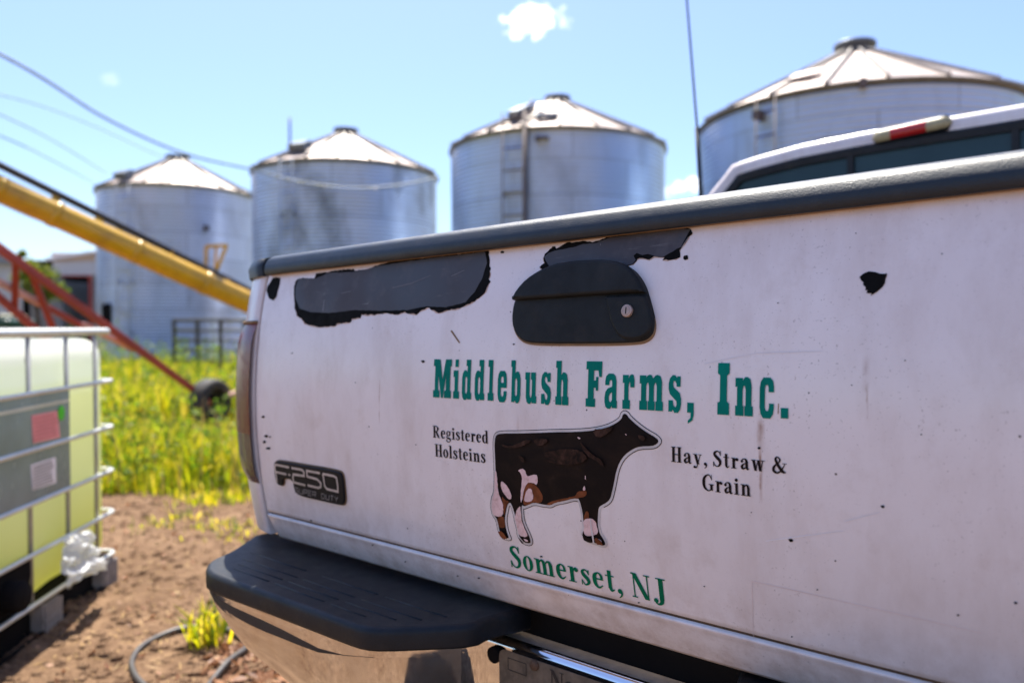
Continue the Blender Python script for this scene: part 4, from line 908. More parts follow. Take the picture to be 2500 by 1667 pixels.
# third brake lamp
bl0 = [lplane(x, y, 'y', CY - 0.006) for x, y in ((2130,339),(2325,297))]
bz = lambda x: bl0[0].z + (bl0[1].z - bl0[0].z) * (x - bl0[0].x) / (bl0[1].x - bl0[0].x)
b3 = MB(); x0, x1 = bl0[0].x, bl0[1].x; hh_ = 0.023
xsn = [x0 + (x1-x0)*i/20 for i in range(21)]
def hw_(i): e = min(i, 20-i)/2.0; return hh_ * (1 if e >= 1 else math.sqrt(1-(1-e)**2)*0.9 + 0.1)
rowsl = []
for j in range(9):
    a = math.pi * j / 8; rowsl.append([(x, CY - 0.006 - 0.022 * math.sin(a) * (hw_(i)/hh_), bz(x) - math.cos(a) * hw_(i)) for i, x in enumerate(xsn)])
b3.grid(rowsl, flip=True)
for fi in range(len(b3.f)):
    i = fi % 20
    if 5 <= i < 14: b3.m[fi] = 1
bl3 = fixn(b3.build('brake_lamp', [M['cream'], M['brake']], cab))
ba = MB(); ba.grid([[(p[0], p[1] + 0.003, bz(p[0]) + (p[2]-bz(p[0]))*1.16) for p in r] for r in rowsl], flip=True); fixn(ba.build('lamp_base', M['black'], cab))
# antenna on the bed rail, wheels
aw = MB(); a0 = lplane(1711, 470, 'y', 1.80); a1 = lplane(1702, 312, 'y', 1.80); a2 = lplane(1672, -60, 'y', 1.80)
aw.tube([(a0.x + 0.003, 1.80, 1.29), a0, a1], [0.012, 0.0085, 0.0085], 10); aw.tube([a1, a1.lerp(a2, 0.5), a2, a2 + (a2 - a1)*0.5], [0.0045, 0.004, 0.0035, 0.0025], 8); aw.build('aerial', M['blackpipe'], truck)
for side in (-1, 1):
    for yy in (1.02, 4.1):
        wt = MB(); wt.lathe([(0.20, -0.10), (0.30, -0.115), (0.355, -0.10), (0.375, -0.06), (0.378, 0), (0.375, 0.06), (0.355, 0.10), (0.30, 0.115), (0.20, 0.10)], 40, 0, 'x', (side*0.86, yy, 0.375)); ty = wt.build('wheel', M['rubber'], truck)
        wr = MB(); wr.lathe([(0.0, 0.05), (0.08, 0.06), (0.15, 0.03), (0.20, 0.09), (0.21, 0.10), (0.20, -0.09), (0.0, -0.09)], 32, 0, 'x', (side*0.86, yy, 0.375)); wr.build('rim', M['steelrim'], ty)

# ------------------------------------------------------------------ water tank in a cage
ia = (FWD * 0.9977 - RGT * 0.0685).normalized()          # away from the camera along its face
I0 = dl(3.55, -1.846)
ibc = empty('caged_tank', (I0.x, I0.y, -0.005)); ibc.rotation_euler = (0, 0, math.atan2(-ia.y, -ia.x))
tag(ibc, 'square plastic tank of yellowish liquid in a metal cage on a pallet', 'tank')
IM = xform(ibc); II = IM.inverted()
def iface(px, py, y=0.0):
    o = II @ CAM; v = II.to_3x3() @ ray(px, py); t_ = (y - o.y) / v.y; return o + v * t_
# local: x towards the camera along the face, y out of the face, z up; body is y < 0
LX, LY = 1.20, 1.0
tk = bmesh.new(); bmesh.ops.create_cube(tk, size=1.0)
for v in tk.verts: v.co = Vector((LX/2 + v.co.x*(LX-0.01), -LY/2 + v.co.y*(LY-0.03), 0.625 + v.co.z*0.99))
bmesh.ops.bevel(tk, geom=[e for e in tk.edges], offset=0.085, segments=6, profile=0.5, affect='EDGES')
bmesh.ops.subdivide_edges(tk, edges=[e for e in tk.edges if e.calc_length() > 0.3], cuts=12, use_grid_fill=True)
for v in tk.verts:
    b_ = 0.012*math.sin(v.co.x*math.pi/0.26) * (1 if abs(v.co.y+0.5) > 0.4 else 0); v.co.y += b_ * (1 if v.co.y > -0.5 else -1)
for f in tk.faces: f.smooth = True
me = bpy.data.meshes.new('tank_body'); tk.to_mesh(me); tk.free(); me.materials.append(M['tank']); tank = bpy.data.objects.new('tank_body', me); link(tank, ibc)
def rrect(z, g_=0.0, r=0.05, e_=0.006):
    a = []; x0, x1, y0, y1 = -g_ - e_, LX + g_ + e_, -LY - g_, g_
    for cx, cy, s0 in ((x1-r, y1-r, 0), (x0+r, y1-r, 90), (x0+r, y0+r, 180), (x1-r, y0+r, 270)):
        for i in range(5): b_ = R(s0 + i*22.5); a.append((cx + r*math.cos(b_), cy + r*math.sin(b_), z))
    return a
for z, gp, rd in ((1.15, 0.004, 0.0155), (0.925, 0.016, 0.0092), (0.715, 0.016, 0.0092), (0.515, 0.016, 0.0092), (0.325, 0.016, 0.0092), (0.135, 0.016, 0.0092)):
    m_ = MB(); m_.tube(rrect(z, gp, 0.05), rd, 10, closed=True); m_.build('cage_ring' if z < 1.1 else 'top_rail', M['cage'], ibc)
for xx in (0.14, 0.39, 0.67, 0.93, 1.12):
    for yy in (0.0, -LY):
        m_ = MB(); m_.tube([(xx, yy, 0.10), (xx, yy, 1.14)], 0.0092, 8); m_.build('cage_bar', M['bar'], ibc)
for yy in (-0.2, -0.4, -0.6, -0.8):
    for xx in (-0.006, LX + 0.006):
        m_ = MB(); m_.tube([(xx, yy, 0.10), (xx, yy, 1.14)], 0.0092, 8); m_.build('cage_bar', M['bar'], ibc)
lpm = MB(); pa = iface(178, 955, 0.03); lpm.box(pa.x, 0.012, 0.515, 0.97, 0.016, 0.925); lpm.box(pa.x + 0.005, 0.0165, 0.868, 0.97, 0.019, 0.880, 1)
lpl = lpm.build('label_plate', [M['tplate'], M['cage']], ibc)
def lab(name, mat, px4, y, lines=0, inkm=None):
    q = [iface(x, yy, y) for x, yy in px4]; m_ = MB(); m_.poly(q)
    x0, x1 = min(p.x for p in q), max(p.x for p in q); z0, z1 = min(p.z for p in q), max(p.z for p in q)
    rr_ = random.Random(lines)
    for i in range(lines):
        z = z1 - (i + 1.0) * (z1 - z0) / (lines + 1); m_.add([(x1 - 0.012, y + 0.0008, z - 0.003), (x0 + 0.012 + rr_.uniform(0, 0.05), y + 0.0008, z - 0.003), (x0 + 0.012 + rr_.uniform(0, 0.02), y + 0.0008, z + 0.003), (x1 - 0.012, y + 0.0008, z + 0.003)], [(0, 1, 2, 3)], 1)
    return m_.build(name, [mat, inkm or mat], lpl)
lab('pink_label', M['pink'], ((77,1014),(140,1002),(147,1067),(81,1082)), 0.0175, 6, M['labelink'])
lab('white_label', M['paper'], ((75,1135),(136,1115),(137,1178),(79,1197)), 0.0175, 8, M['labelgrey'])
gd = MB(); p = iface(150, 1008, 0.0195); gd.poly([(p.x + 0.026*math.cos(6.2832*i/20), 0.0195, p.z + 0.030*math.sin(6.2832*i/20)) for i in range(20)]); gd.build('green_sticker', M['greendot'], lpl)
# outlet recess, pallet
ou = MB(); cx_ = 0.83
ou.poly([(cx_ + 0.17*math.cos(math.pi*i/16 + math.pi) , 0.004, 0.33 + 0.20*math.sin(math.pi*i/16 + math.pi)) for i in range(17)])
ou.lathe([(0.0, 0.06), (0.05, 0.06), (0.055, 0.05), (0.055, 0.0)], 20, 0, 'y', (cx_, 0.004, 0.22)); ou.build('outlet_valve', M['dark'], ibc)
pb = MB(); pb.box(0.0, -LY, 0.112, LX, 0.004, 0.130); pb.box(0.0, -LY + 0.02, 0.0, LX, -0.02, 0.014); pb.box(0.01, -0.09, 0.014, LX - 0.01, -0.03, 0.112); pb.tube([(0.0, 0.012, 0.008), (LX, 0.012, 0.008)], 0.008, 8); pal = pb.build('pallet_base', M['dark'], ibc)
for xx in (0.0, 0.50, 1.08):
    for yy in (-0.12, -LY):
        ft = MB(); ft.box(xx, yy, 0.0, xx + 0.12, yy + 0.135, 0.112)
        for i in range(5): ft.box(xx - 0.004 + i*0.026, yy + 0.135, 0.0, xx + 0.008 + i*0.026, yy + 0.147, 0.108)
        ft.box(xx - 0.004, yy + 0.135, 0.046, xx + 0.12, yy + 0.143, 0.058); ft.build('pallet_foot', M['foot'], ibc)
# crumpled film caught on the cage
bag_c = IM @ Vector((0.44, 0.055, 0.235))
bm2 = MB(); rows = []
def ridge(v): return 1 - 2*abs(noise.noise(v))
for bi in range(61):
    b_ = -1 + 2*bi/60; row = []
    for ai in range(81):
        a_ = -1 + 2*ai/80; q_ = Vector((a_*2.1, b_*1.7, 0))
        edge = 1 + 0.16*noise.noise(Vector((a_*3, b_*3, 4))) ; wx_ = 0.165*(0.62 + 0.38*min(1, max(0, 0.9 - b_)))
        f1 = ridge(q_*0.9 + Vector((3, 0, 2))); f2 = ridge(q_*2.1 + Vector((0, 5, 1))); f3 = ridge(q_*4.6)
        dome = math.sqrt(max(0, 1 - min(1, a_*a_*0.9)))
        y_ = 0.055*dome*(1 - 0.4*b_*b_) + 0.022*f1 + 0.010*f2 + 0.002*f3 + (0.03 if b_ < -0.25 else 0)*min(1, (-0.25 - b_)*4)
        row.append((a_*wx_*edge + 0.012*f2, y_ - 0.02, 0.088*b_*edge + 0.02*(1 - a_*a_) + 0.010*f1 + 0.22*a_*0.088))
    rows.append(row)
bm2.grid(rows); bm2.m = [0]*len(bm2.f)
tmp_ = bm2.build('plastic_bag', M['bag']); me = tmp_.data; bpy.data.objects.remove(tmp_)
bag = bpy.data.objects.new('plastic_bag', me); link(bag); bag.location = bag_c; bag.rotation_euler = (0, 0, ibc.rotation_euler.z)
tag(bag, 'crumpled white plastic film caught on the lower bars of the caged tank', 'plastic bag')

# ------------------------------------------------------------------ grain bins
NS = 20
def silo(px_c, rho, rad, eave, rise, mat, label, vent_r, vent_h, rot=0.0):
    th = math.atan((px_c - PW/2) / F_PX)
    c = Vector((CAM.x, CAM.y, 0)) + (FWD*math.cos(th) + RGT*math.sin(th)) * rho
    root = empty('grain_bin', (c.x, c.y, 0)); tag(root, label, 'grain bin', 'corrugated steel grain bins in a row')
    nb = int(eave / 0.105); nring = nb * 6; nseg = 96
    me = bpy.data.meshes.new('bin_wall')
    zz = np.linspace(0, eave, nring + 1); rr_ = rad + 0.015*np.cos(zz/0.105*2*np.pi)
    an = np.linspace(0, 2*np.pi, nseg + 1)
    V = np.stack([np.outer(rr_, np.cos(an)), np.outer(rr_, np.sin(an)), np.repeat(zz[:, None], nseg + 1, 1)], -1).reshape(-1, 3)
    i, k_ = np.meshgrid(np.arange(nring), np.arange(nseg), indexing='ij'); a = (i*(nseg+1) + k_).ravel()
    Fq = np.stack([a, a + 1, a + nseg + 2, a + nseg + 1], -1)
    me.vertices.add(len(V)); me.vertices.foreach_set('co', V.ravel()); me.loops.add(Fq.size); me.loops.foreach_set('vertex_index', Fq.ravel())
    me.polygons.add(len(Fq)); me.polygons.foreach_set('loop_start', np.arange(0, Fq.size, 4)); me.polygons.foreach_set('loop_total', np.full(len(Fq), 4)); me.polygons.foreach_set('use_smooth', np.ones(len(Fq), bool)); me.update()
    uvl = me.uv_layers.new(name='UVMap'); uvv = np.stack([np.tile(an*rad, nring + 1), np.repeat(zz, nseg + 1)], -1)[Fq.ravel()]; uvl.data.foreach_set('uv', uvv.ravel())
    me.materials.append(mat); link(bpy.data.objects.new('bin_wall', me), root)
    rf = MB(); re = rad + 0.06; ze = eave - 0.02; vt = vent_r
    zr_ = lambda r: ze + rise * (re - r) / re
    for j in range(NS):
        a0 = rot + 2*math.pi*j/NS; a1 = rot + 2*math.pi*(j+1)/NS; ring = []
        for r in (re, re*0.66, re*0.33, vt*0.8):
            for a in (a0, (a0+a1)/2, a1):
                sag = -0.02 if a == (a0+a1)/2 else 0; ring.append((r*math.cos(a)*(1 if sag == 0 else math.cos(math.pi/NS)), r*math.sin(a)*(1 if sag == 0 else math.cos(math.pi/NS)), zr_(r) + sag))
        rf.add(ring, [(q*3+s_, q*3+s_+1, q*3+s_+4, q*3+s_+3) for q in range(3) for s_ in range(2)])
        pa_ = Vector((re*math.cos(a0), re*math.sin(a0), zr_(re) + 0.025)); pb_ = Vector((vt*math.cos(a0), vt*math.sin(a0), zr_(vt) + 0.025)); rf.beam(pa_, pb_, 0.05, 0.085, 1)
    rf.build('bin_roof', [M['roof'], M['rib']], root)
    ev = MB(); ev.lathe([(rad - 0.02, ze - 0.09), (re + 0.005, ze - 0.085), (re + 0.012, ze - 0.005)], NS*2); ev.build('eave_ring', M['eave'], root)
    vm = MB(); zv = zr_(vt) - 0.05; vm.lathe([(vt*0.92, zv), (vt*0.92, zv + vent_h*0.7), (vt*1.18, zv + vent_h*0.72), (vt*1.15, zv + vent_h*0.95), (vt*0.5, zv + vent_h*1.12), (0.0, zv + vent_h*1.15)], 24); vm.build('roof_vent', M['vent'], root)
    root['c_rad'] = rad
    return root, c
def cyl_hit(c, rad, px):
    v = ray(px, 833.5); d = Vector((v.x, v.y)).normalized(); o = Vector((CAM.x - c.x, CAM.y - c.y)); b = o.dot(d); q = b*b - (o.dot(o) - rad*rad); t_ = -b - math.sqrt(max(q, 0)); p = o + d*t_; return Vector((p.x, p.y, 0))
def ladder(root, c, rad, pxa, pxb, z0, z1, st, mat, rr1=0.02, rr2=0.02):
    m_ = MB(); a = cyl_hit(c, rad + 0.12, pxa); b = cyl_hit(c, rad + 0.12, pxb)
    for p, r in ((a, rr1), (b, rr2)): m_.tube([(p.x, p.y, z0), (p.x, p.y, z1)], r, 8)
    z = z0 + 0.2
    while z < z1: m_.beam((a.x, a.y, z), (b.x, b.y, z), 0.03, 0.03); z += st
    z = z0 + 0.5
    while z < z1:
        for p in (a, b): m_.beam((p.x, p.y, z), (p.x*(1 - 0.13/rad), p.y*(1 - 0.13/rad), z), 0.04, 0.06)
        z += 1.6
    m_.build('ladder', mat, root)
def roofspot(c, rad, eave, rise, px, py):
    """point on the cone of the roof seen at a pixel"""
    v = ray(px, py).normalized(); re = rad + 0.06; ze = eave - 0.02; best = None
    o = CAM - c
    for i in range(4000):
        p = o + v * (5 + i*0.01); r = math.hypot(p.x, p.y)
        if r < re and p.z < ze + rise*(re - r)/re + 0.03: return p
    return None
s1, c1 = silo(438, 29.0, 2.5, 5.57, 1.35, M['galv_a'], 'leftmost pale grain bin standing behind the yellow auger tube', 0.34, 0.24, 0.1)
s2, c2 = silo(847, 24.0, 2.70, 5.62, 1.38, M['galv_b'], 'dark stained grain bin with a cable sagging across its front', 0.32, 0.26, 0.22)
s3, c3 = silo(1360, 20.0, 2.70, 5.57, 1.38, M['galv_c'], 'grain bin with rusty wall ladder and open roof hatch, left of the aerial', 0.29, 0.24, 0.05)
s4, c4 = silo(2080, 18.0, 3.15, 5.41, 1.62, M['galv_d'], 'nearest and largest grain bin, rising behind the truck cab', 0.36, 0.30, 0.16)
ladder(s3, c3, 2.70, 1227, 1281, 0.4, 5.9, 0.50, M['ladder'], 0.018, 0.05)
ladder(s2, c2, 2.70, 686, 716, 0.4, 5.6, 0.45, M['galv_b'], 0.02, 0.016)
ladder(s1, c1, 2.5, 288, 318, 0.4, 5.5, 0.45, M['galv_a'], 0.018, 0.018)
ladder(s4, c4, 3.15, 1842, 1888, 0.4, 5.4, 0.45, M['ladder'], 0.014, 0.014)
def boxat(root, c, rad, px, z, wd, ht, dp, name, mat):
    p = cyl_hit(c, rad, px); n = Vector((p.x, p.y, 0)).normalized(); q = p + n*(dp/2 - 0.01); m_ = MB()
    m_.beam(q + UPZ*(z - ht/2), q + UPZ*(z + ht/2), wd, dp, 0, up=n); return m_.build(name, mat, root)
zat = lambda c, rad, px, py: (lambda p: 1.18 + (790 - py)/F_PX * (p + c - CAM).dot(FWD))(cyl_hit(c, rad, px))
boxat(s3, c3, 2.7, 1312, zat(c3, 2.7, 1312, 344), 0.05, 0.10, 0.2, 'level_switch', M['ladder']); boxat(s3, c3, 2.7, 1327, zat(c3, 2.7, 1327, 343), 0.24, 0.055, 0.10, 'level_switch_arm', M['ladder'])
boxat(s4, c4, 3.15, 2100, zat(c4, 3.15, 2100, 211), 0.12, 0.17, 0.12, 'wall_box', M['ladder']); boxat(s4, c4, 3.15, 1855, zat(c4, 3.15, 1855, 287), 0.14, 0.16, 0.2, 'spout', M['ladder'])
boxat(s1, c1, 2.5, 505, zat(c1, 2.5, 505, 558), 0.14, 0.16, 0.12, 'wall_box', M['ladder']); boxat(s1, c1, 2.5, 262, zat(c1, 2.5, 262, 770), 0.45, 0.75, 0.06, 'access_door', M['dark'])
def hatch(root, c, rad, eave, rise, px, py, wx, wy, name, mat, lift=0.12):
    p = roofspot(c, rad, eave, rise, px, py)
    if p is None: return
    rad_d = Vector((p.x, p.y, 0)).normalized(); up_s = Vector((-rad_d.x, -rad_d.y, rise/(rad + 0.06))).normalized(); sd_ = rad_d.cross(UPZ).normalized(); nn = sd_.cross(up_s).normalized()
    if nn.z < 0: nn = -nn
    m_ = MB(); m_.beam(p - up_s*wy/2 + nn*lift*0.5, p + up_s*wy/2 + nn*lift*0.5, wx, lift, 0, up=nn); return m_.build(name, mat, root), p, up_s, sd_, nn
h3 = hatch(s3, c3, 2.7, 5.57, 1.38, 1335, 287, 0.50, 0.30, 'roof_hatch', M['vent'], 0.08)
if h3:
    _, p, us_, sd_, nn = h3; m_ = MB(); q = p + nn*0.16 + us_*0.12; m_.beam(q - us_*0.16 , q + us_*0.20 + nn*0.10, 0.50, 0.03, 0, up=nn); m_.build('hatch_lid', M['roof'], s3)
hatch(s3, c3, 2.7, 5.57, 1.38, 1270, 285, 0.30, 0.55, 'roof_box', M['vent'], 0.20)
hatch(s1, c1, 2.5, 5.57, 1.35, 305, 435, 0.50, 0.35, 'roof_hatch', M['vent'], 0.22); hatch(s2, c2, 2.7, 5.62, 1.38, 735, 367, 0.55, 0.35, 'roof_hatch', M['vent'], 0.22)
m_ = MB(); p = cyl_hit(c2, 2.7, 711); m_.tube([(p.x, p.y, 5.8), (p.x, p.y, 6.7)], 0.03, 8); m_.build('vent_pipe', M['ladder'], s2)
h4 = hatch(s4, c4, 3.15, 5.41, 1.62, 1972, 186, 0.62, 0.42, 'roof_hatch', M['roof'], 0.07)
if h4: bevel(h4[0], 0.10, 4)
def rladder(root, c, rad, eave, rise, pts):
    m_ = MB(); q = [roofspot(c, rad, eave, rise, x, y) for x, y in pts]; q = [x for x in q if x is not None]
    if len(q) < 2: return
    a, b = q[0], q[-1]; d = (b - a).normalized(); sd_ = d.cross(UPZ).normalized()
    for s_ in (-0.2, 0.2): m_.tube([a + sd_*s_ + UPZ*0.14, b + sd_*s_ + UPZ*0.14], 0.025, 6)
    L_ = (b - a).length; i = 0.1
    while i < L_: m_.beam(a + d*i - sd_*0.2 + UPZ*0.14, a + d*i + sd_*0.2 + UPZ*0.14, 0.03, 0.03); i += 0.35
    m_.build('roof_ladder', M['ladder'], root)
rladder(s3, c3, 2.7, 5.57, 1.38, ((1262,306),(1320,258))); rladder(s4, c4, 3.15, 5.41, 1.62, ((1855,225),(2020,112)))

# ------------------------------------------------------------------ yellow auger
A0 = at(0, 462, 7.0); A1 = at(612, 741, 8.6); dA = (A1 - A0).normalized()
aug = empty('grain_auger', (A1.x, A1.y, 0)); tag(aug, 'long yellow auger tube slanting down behind the truck, black pipe above it', 'auger')
LA = lambda p: Vector(p) - Vector((A1.x, A1.y, 0))
t_end = (0.25 - A0.z) / dA.z
Pe = A0 + dA * t_end; Ps = A0 - dA * 4.0
m_ = MB(); m_.tube([LA(Ps), LA(A0), LA(A1), LA(Pe)], 0.118, 24); at_ = m_.build('auger_tube', M['yellow'], aug)
hp_ = LA(Pe); m_ = MB(); hx = Vector((dA.x, dA.y, 0)).normalized(); hy = Vector((-hx.y, hx.x, 0)); bt_ = [hp_ + hx*i*0.28 + hy*j*0.22 for i, j in ((-1,-1),(1,-1),(1,1),(-1,1))]; tq_ = [hp_ + hx*i*0.45 + hy*j*0.36 for i, j in ((-1,-1),(1,-1),(1,1),(-1,1))]
m_.add([(v.x, v.y, 0.02) for v in bt_] + [(v.x, v.y, 0.55) for v in tq_], [(3,2,1,0),(0,1,5,4),(1,2,6,5),(2,3,7,6),(3,0,4,7)]); m_.build('inlet_hopper', M['yellow'], aug)
for px, py in ((113, 508), (480, 672), (0, 462), (300, 595)):
    q = A0.lerp(A1, (px - 0) / 612.0); m_ = MB(); m_.tube([LA(q - dA*0.035), LA(q + dA*0.035)], 0.126 if px != 0 and px != 300 else 0.121, 24); m_.build('tube_flange', M['yellow'], aug)
B0 = at(0, 404, 7.0); B1 = at(620, 714, 8.7); dB = (B1 - B0).normalized()
m_ = MB(); m_.tube([LA(B0 - dB*4.0), LA(B0), LA(B1), LA(B1 + dB*1.6)], 0.034, 14); m_.build('drive_pipe', M['blackpipe'], aug)
for f_ in (0.185, 0.34, 0.62, 0.87):
    q = A0.lerp(A1, f_); r_ = B0.lerp(B1, f_); m_ = MB(); m_.beam(LA(q), LA(r_), 0.07, 0.03); m_.build('pipe_bracket', M['yellow'], aug)
k0 = 8.45
f_ = MB(); q = [LA(at(x, y, k0)) for x, y in ((503,602),(555,599),(503,650),(525,690),(548,605),(505,640))]
f_.beam(q[0], q[1], 0.035, 0.035); f_.beam(LA(at(503,602,k0)), LA(at(503,655,k0)), 0.03, 0.03); f_.beam(LA(at(552,602,k0)), LA(at(526,668,k0)), 0.03, 0.03); f_.beam(LA(at(528,605,k0)), LA(at(525,655,k0)), 0.02, 0.02); f_.beam(LA(at(503,650,k0)), LA(at(500,690,k0)), 0.03, 0.03); f_.beam(LA(at(526,668,k0)), LA(at(520,705,k0)), 0.035, 0.035)
f_.build('crank_frame', M['yellow'], aug)

# ------------------------------------------------------------------ red frame with a wheel
RW = at(515, 975, 9.2)
red = empty('steel_frame', (RW.x, RW.y, 0)); tag(red, 'red steel frame of slanting beams running down to a black tyre in the grass', 'machine frame')
LR = lambda p: Vector(p) - Vector((RW.x, RW.y, 0))
def rbeam(name, a, b, wd, mat=M['redpaint'], ht=None):
    m_ = MB(); m_.beam(LR(a), LR(b), wd, ht or wd); return bevel(m_.build(name, mat, red), 0.008)
e0, e1 = at(0, 607, 6.4), at(478, 955, 9.1); rbeam('main_beam', e0 - (e1-e0)*0.6, e1, 0.05, ht=0.072)
g0, g1 = at(0, 728, 6.7), at(230, 930, 7.9); rbeam('lower_beam', g0 - (g1-g0)*0.8, g1, 0.045, ht=0.062)
rbeam('tie_bar', at(-60, 660, 6.5), at(102, 742, 7.1), 0.055, M['pinkpaint']); rbeam('tie_bar', at(104, 744, 7.1), at(204, 798, 7.6), 0.045); rbeam('tie_bar', at(200, 790, 7.55), at(326, 855, 8.1), 0.07, M['pinkpaint'], 0.035)
rbeam('post', at(38, 640, 6.65), at(36, 752, 6.9), 0.055); rbeam('brace', at(78, 668, 6.8), at(134, 812, 7.3), 0.05)
rbeam('axle', at(478, 955, 9.1), at(516, 985, 9.2), 0.06); rbeam('axle_arm', at(558, 966, 9.3), at(640, 930, 9.6), 0.05, M['pinkpaint'])
wh = MB(); dR = (RGT*0.93 - FWD*0.36).normalized()
me_ = MB(); me_.lathe([(0.15, 0.10), (0.20, 0.115), (0.248, 0.105), (0.264, 0.06), (0.264, -0.06), (0.248, -0.105), (0.20, -0.115), (0.15, -0.10), (0.145, 0.0), (0.15, 0.10)], 36, 0, 'x')
ang = math.atan2(dR.y, dR.x); RM = Matrix.Rotation(ang, 4, 'Z'); me_.v = [tuple(RM @ Vector(v) + Vector((0, 0, 0.262))) for v in me_.v]; ty = me_.build('tyre', M['rubber'], red)
rm_ = MB(); rm_.lathe([(0.0, -0.03), (0.10, -0.03), (0.135, -0.06)], 24, 0, 'x'); rm_.v = [tuple(RM @ Vector(v) + Vector((0, 0, 0.262))) for v in rm_.v]; rm_.build('rim', M['dark'], ty)

# ------------------------------------------------------------------ gate in front of the first bin
gA, gB = at(425, 783, 17.5), at(640, 783, 17.0)
gt_ = empty('livestock_gate', (gA.x, gA.y, 0)); tag(gt_, 'brown pipe gate standing in weeds before the leftmost bin', 'gate')
dg = (gB - gA); dg.z = 0; Lg = dg.length; dg.normalize()
for i, z in enumerate((0.35, 0.58, 0.80, 1.02, 1.26)):
    m_ = MB(); m_.tube([(0, 0, z), tuple(dg*Lg*1.3 + UPZ*z)], 0.035 if i == 4 else 0.028, 10); m_.build('gate_rail', M['gate'], gt_)
for f in (0.0, 0.27, 0.535, 0.8, 1.3):
    p = dg*Lg*f; m_ = MB(); m_.beam((p.x, p.y, 0.0), (p.x, p.y, 1.27), 0.075, 0.05); m_.build('gate_post', M['gate'], gt_)

# ------------------------------------------------------------------ sheds at the left
shd = empty('farm_shed', tuple(dl(36, -20))); tag(shd, 'open fronted shed with pale metal roof and dark doorway beside the leftmost bin', 'shed')
shd.rotation_euler = (0, 0, YAW)
def pz(py, d): return 1.18 + (790 - py)/F_PX*d
def plat(px, d): return (px - 1250)/F_PX*d
D = 36.0; x_ = lambda px: plat(px, D) + 20
m_ = MB(); m_.box(x_(-60), 0, 0, x_(22), 0.2, pz(668, D)); m_.box(x_(75), 0, 0, x_(152), 0.2, pz(668, D)); m_.box(x_(226), 0, 0, x_(420), 0.2, pz(672, D)); m_.box(x_(-60), 8, 0, x_(420), 8.2, 3.4); m_.box(x_(75), 0.2, 0, x_(76), 8, 3.3); m_.box(x_(420), 0, 0, x_(422), 8.2, 3.5); m_.build('shed_wall', M['shedgrey'], shd)
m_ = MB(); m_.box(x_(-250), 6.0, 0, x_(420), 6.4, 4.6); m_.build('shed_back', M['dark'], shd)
m_ = MB(); m_.box(x_(135), -0.12, pz(672, D), x_(420), 0.1, pz(640, D)); m_.build('shed_fascia', M['shed'], shd)
m_ = MB(); m_.box(x_(130), -0.06, pz(640, D) + 0.005, x_(420), 0.1, pz(618, D)); m_.build('shed_gable', M['shedtan'], shd)
m_ = MB(); zE = pz(633, D)
m_.add([(x_(128), -0.5, pz(633, D)), (x_(236), -0.5, pz(616, D)), (x_(420), -0.5, pz(600, D)), (x_(128), 4.5, 4.66), (x_(236), 4.5, 5.35), (x_(420), 4.5, 5.99), (x_(128), 8.5, 3.5), (x_(420), 8.5, 3.5)], [(0, 1, 4, 3), (1, 2, 5, 4), (3, 4, 5, 7, 6)])
o = m_.build('shed_roof', M['shedroof'], shd); sm_ = o.modifiers.new('thick', 'SOLIDIFY'); sm_.thickness = 0.12
m_ = MB(); m_.box(x_(220), -0.08, 0, x_(227), -0.01, pz(676, D)); m_.box(x_(152), -0.08, pz(676, D), x_(227), -0.01, pz(671, D)); m_.build('door_frame', M['redpaint'], shd)
D = 30.0; b0 = dl(D, plat(56, D)); sh2 = empty('grey_barn', tuple(b0)); tag(sh2, 'low pale walled barn with grey roof at the far left edge', 'barn'); sh2.rotation_euler = (0, 0, YAW + R(32.3))
m_ = MB(); m_.box(-9, 0, 0, 0, 7, 3.45); m_.build('barn_wall', M['shed'], sh2)
m_ = MB(); m_.add([(-9.3,-0.3,3.45),(0.15,-0.3,3.45),(0.15,7.3,3.45),(-9.3,7.3,3.45),(-4.5,-0.3,5.6),(-4.5,7.3,5.6)], [(3,2,1,0),(0,1,4),(1,2,5,4),(2,3,5),(3,0,4,5)]); m_.build('barn_roof', M['shedgrey'], sh2)
m_ = MB(); m_.box(-2.6, -0.05, 0, -1.1, -0.01, 2.6); m_.build('barn_door', M['dark'], sh2)
# dark green machine
D = 15.0; mc = dl(D, plat(18, D)); mach = empty('feed_cart', (mc.x, mc.y, 0)); tag(mach, 'small dark green farm cart with a cream lid behind the caged tank', 'cart'); mach.rotation_euler = (0, 0, YAW)
m_ = MB(); m_.add([(-0.6,-0.3,0.35),(0.22,-0.3,0.35),(0.22,0.4,0.35),(-0.6,0.4,0.35),(-0.7,-0.4,1.28),(0.28,-0.4,1.26),(0.28,0.5,1.26),(-0.7,0.5,1.28)], [(3,2,1,0),(4,5,6,7),(0,1,5,4),(1,2,6,5),(2,3,7,6),(3,0,4,7)]); bevel(m_.build('cart_body', M['machine'], mach), 0.05)
m_ = MB(); m_.box(-0.66, -0.36, 1.285, 0.12, 0.45, 1.36); bevel(m_.build('cart_lid', M['machinelid'], mach), 0.03)
for xx in (-0.45, 0.08):
    m_ = MB(); m_.lathe([(0.0, -0.05), (0.2, -0.06), (0.24, -0.03), (0.24, 0.03), (0.2, 0.06), (0.0, 0.05)], 24, 0, 'y', (xx, -0.36, 0.24)); m_.build('wheel', M['rubber'], mach)

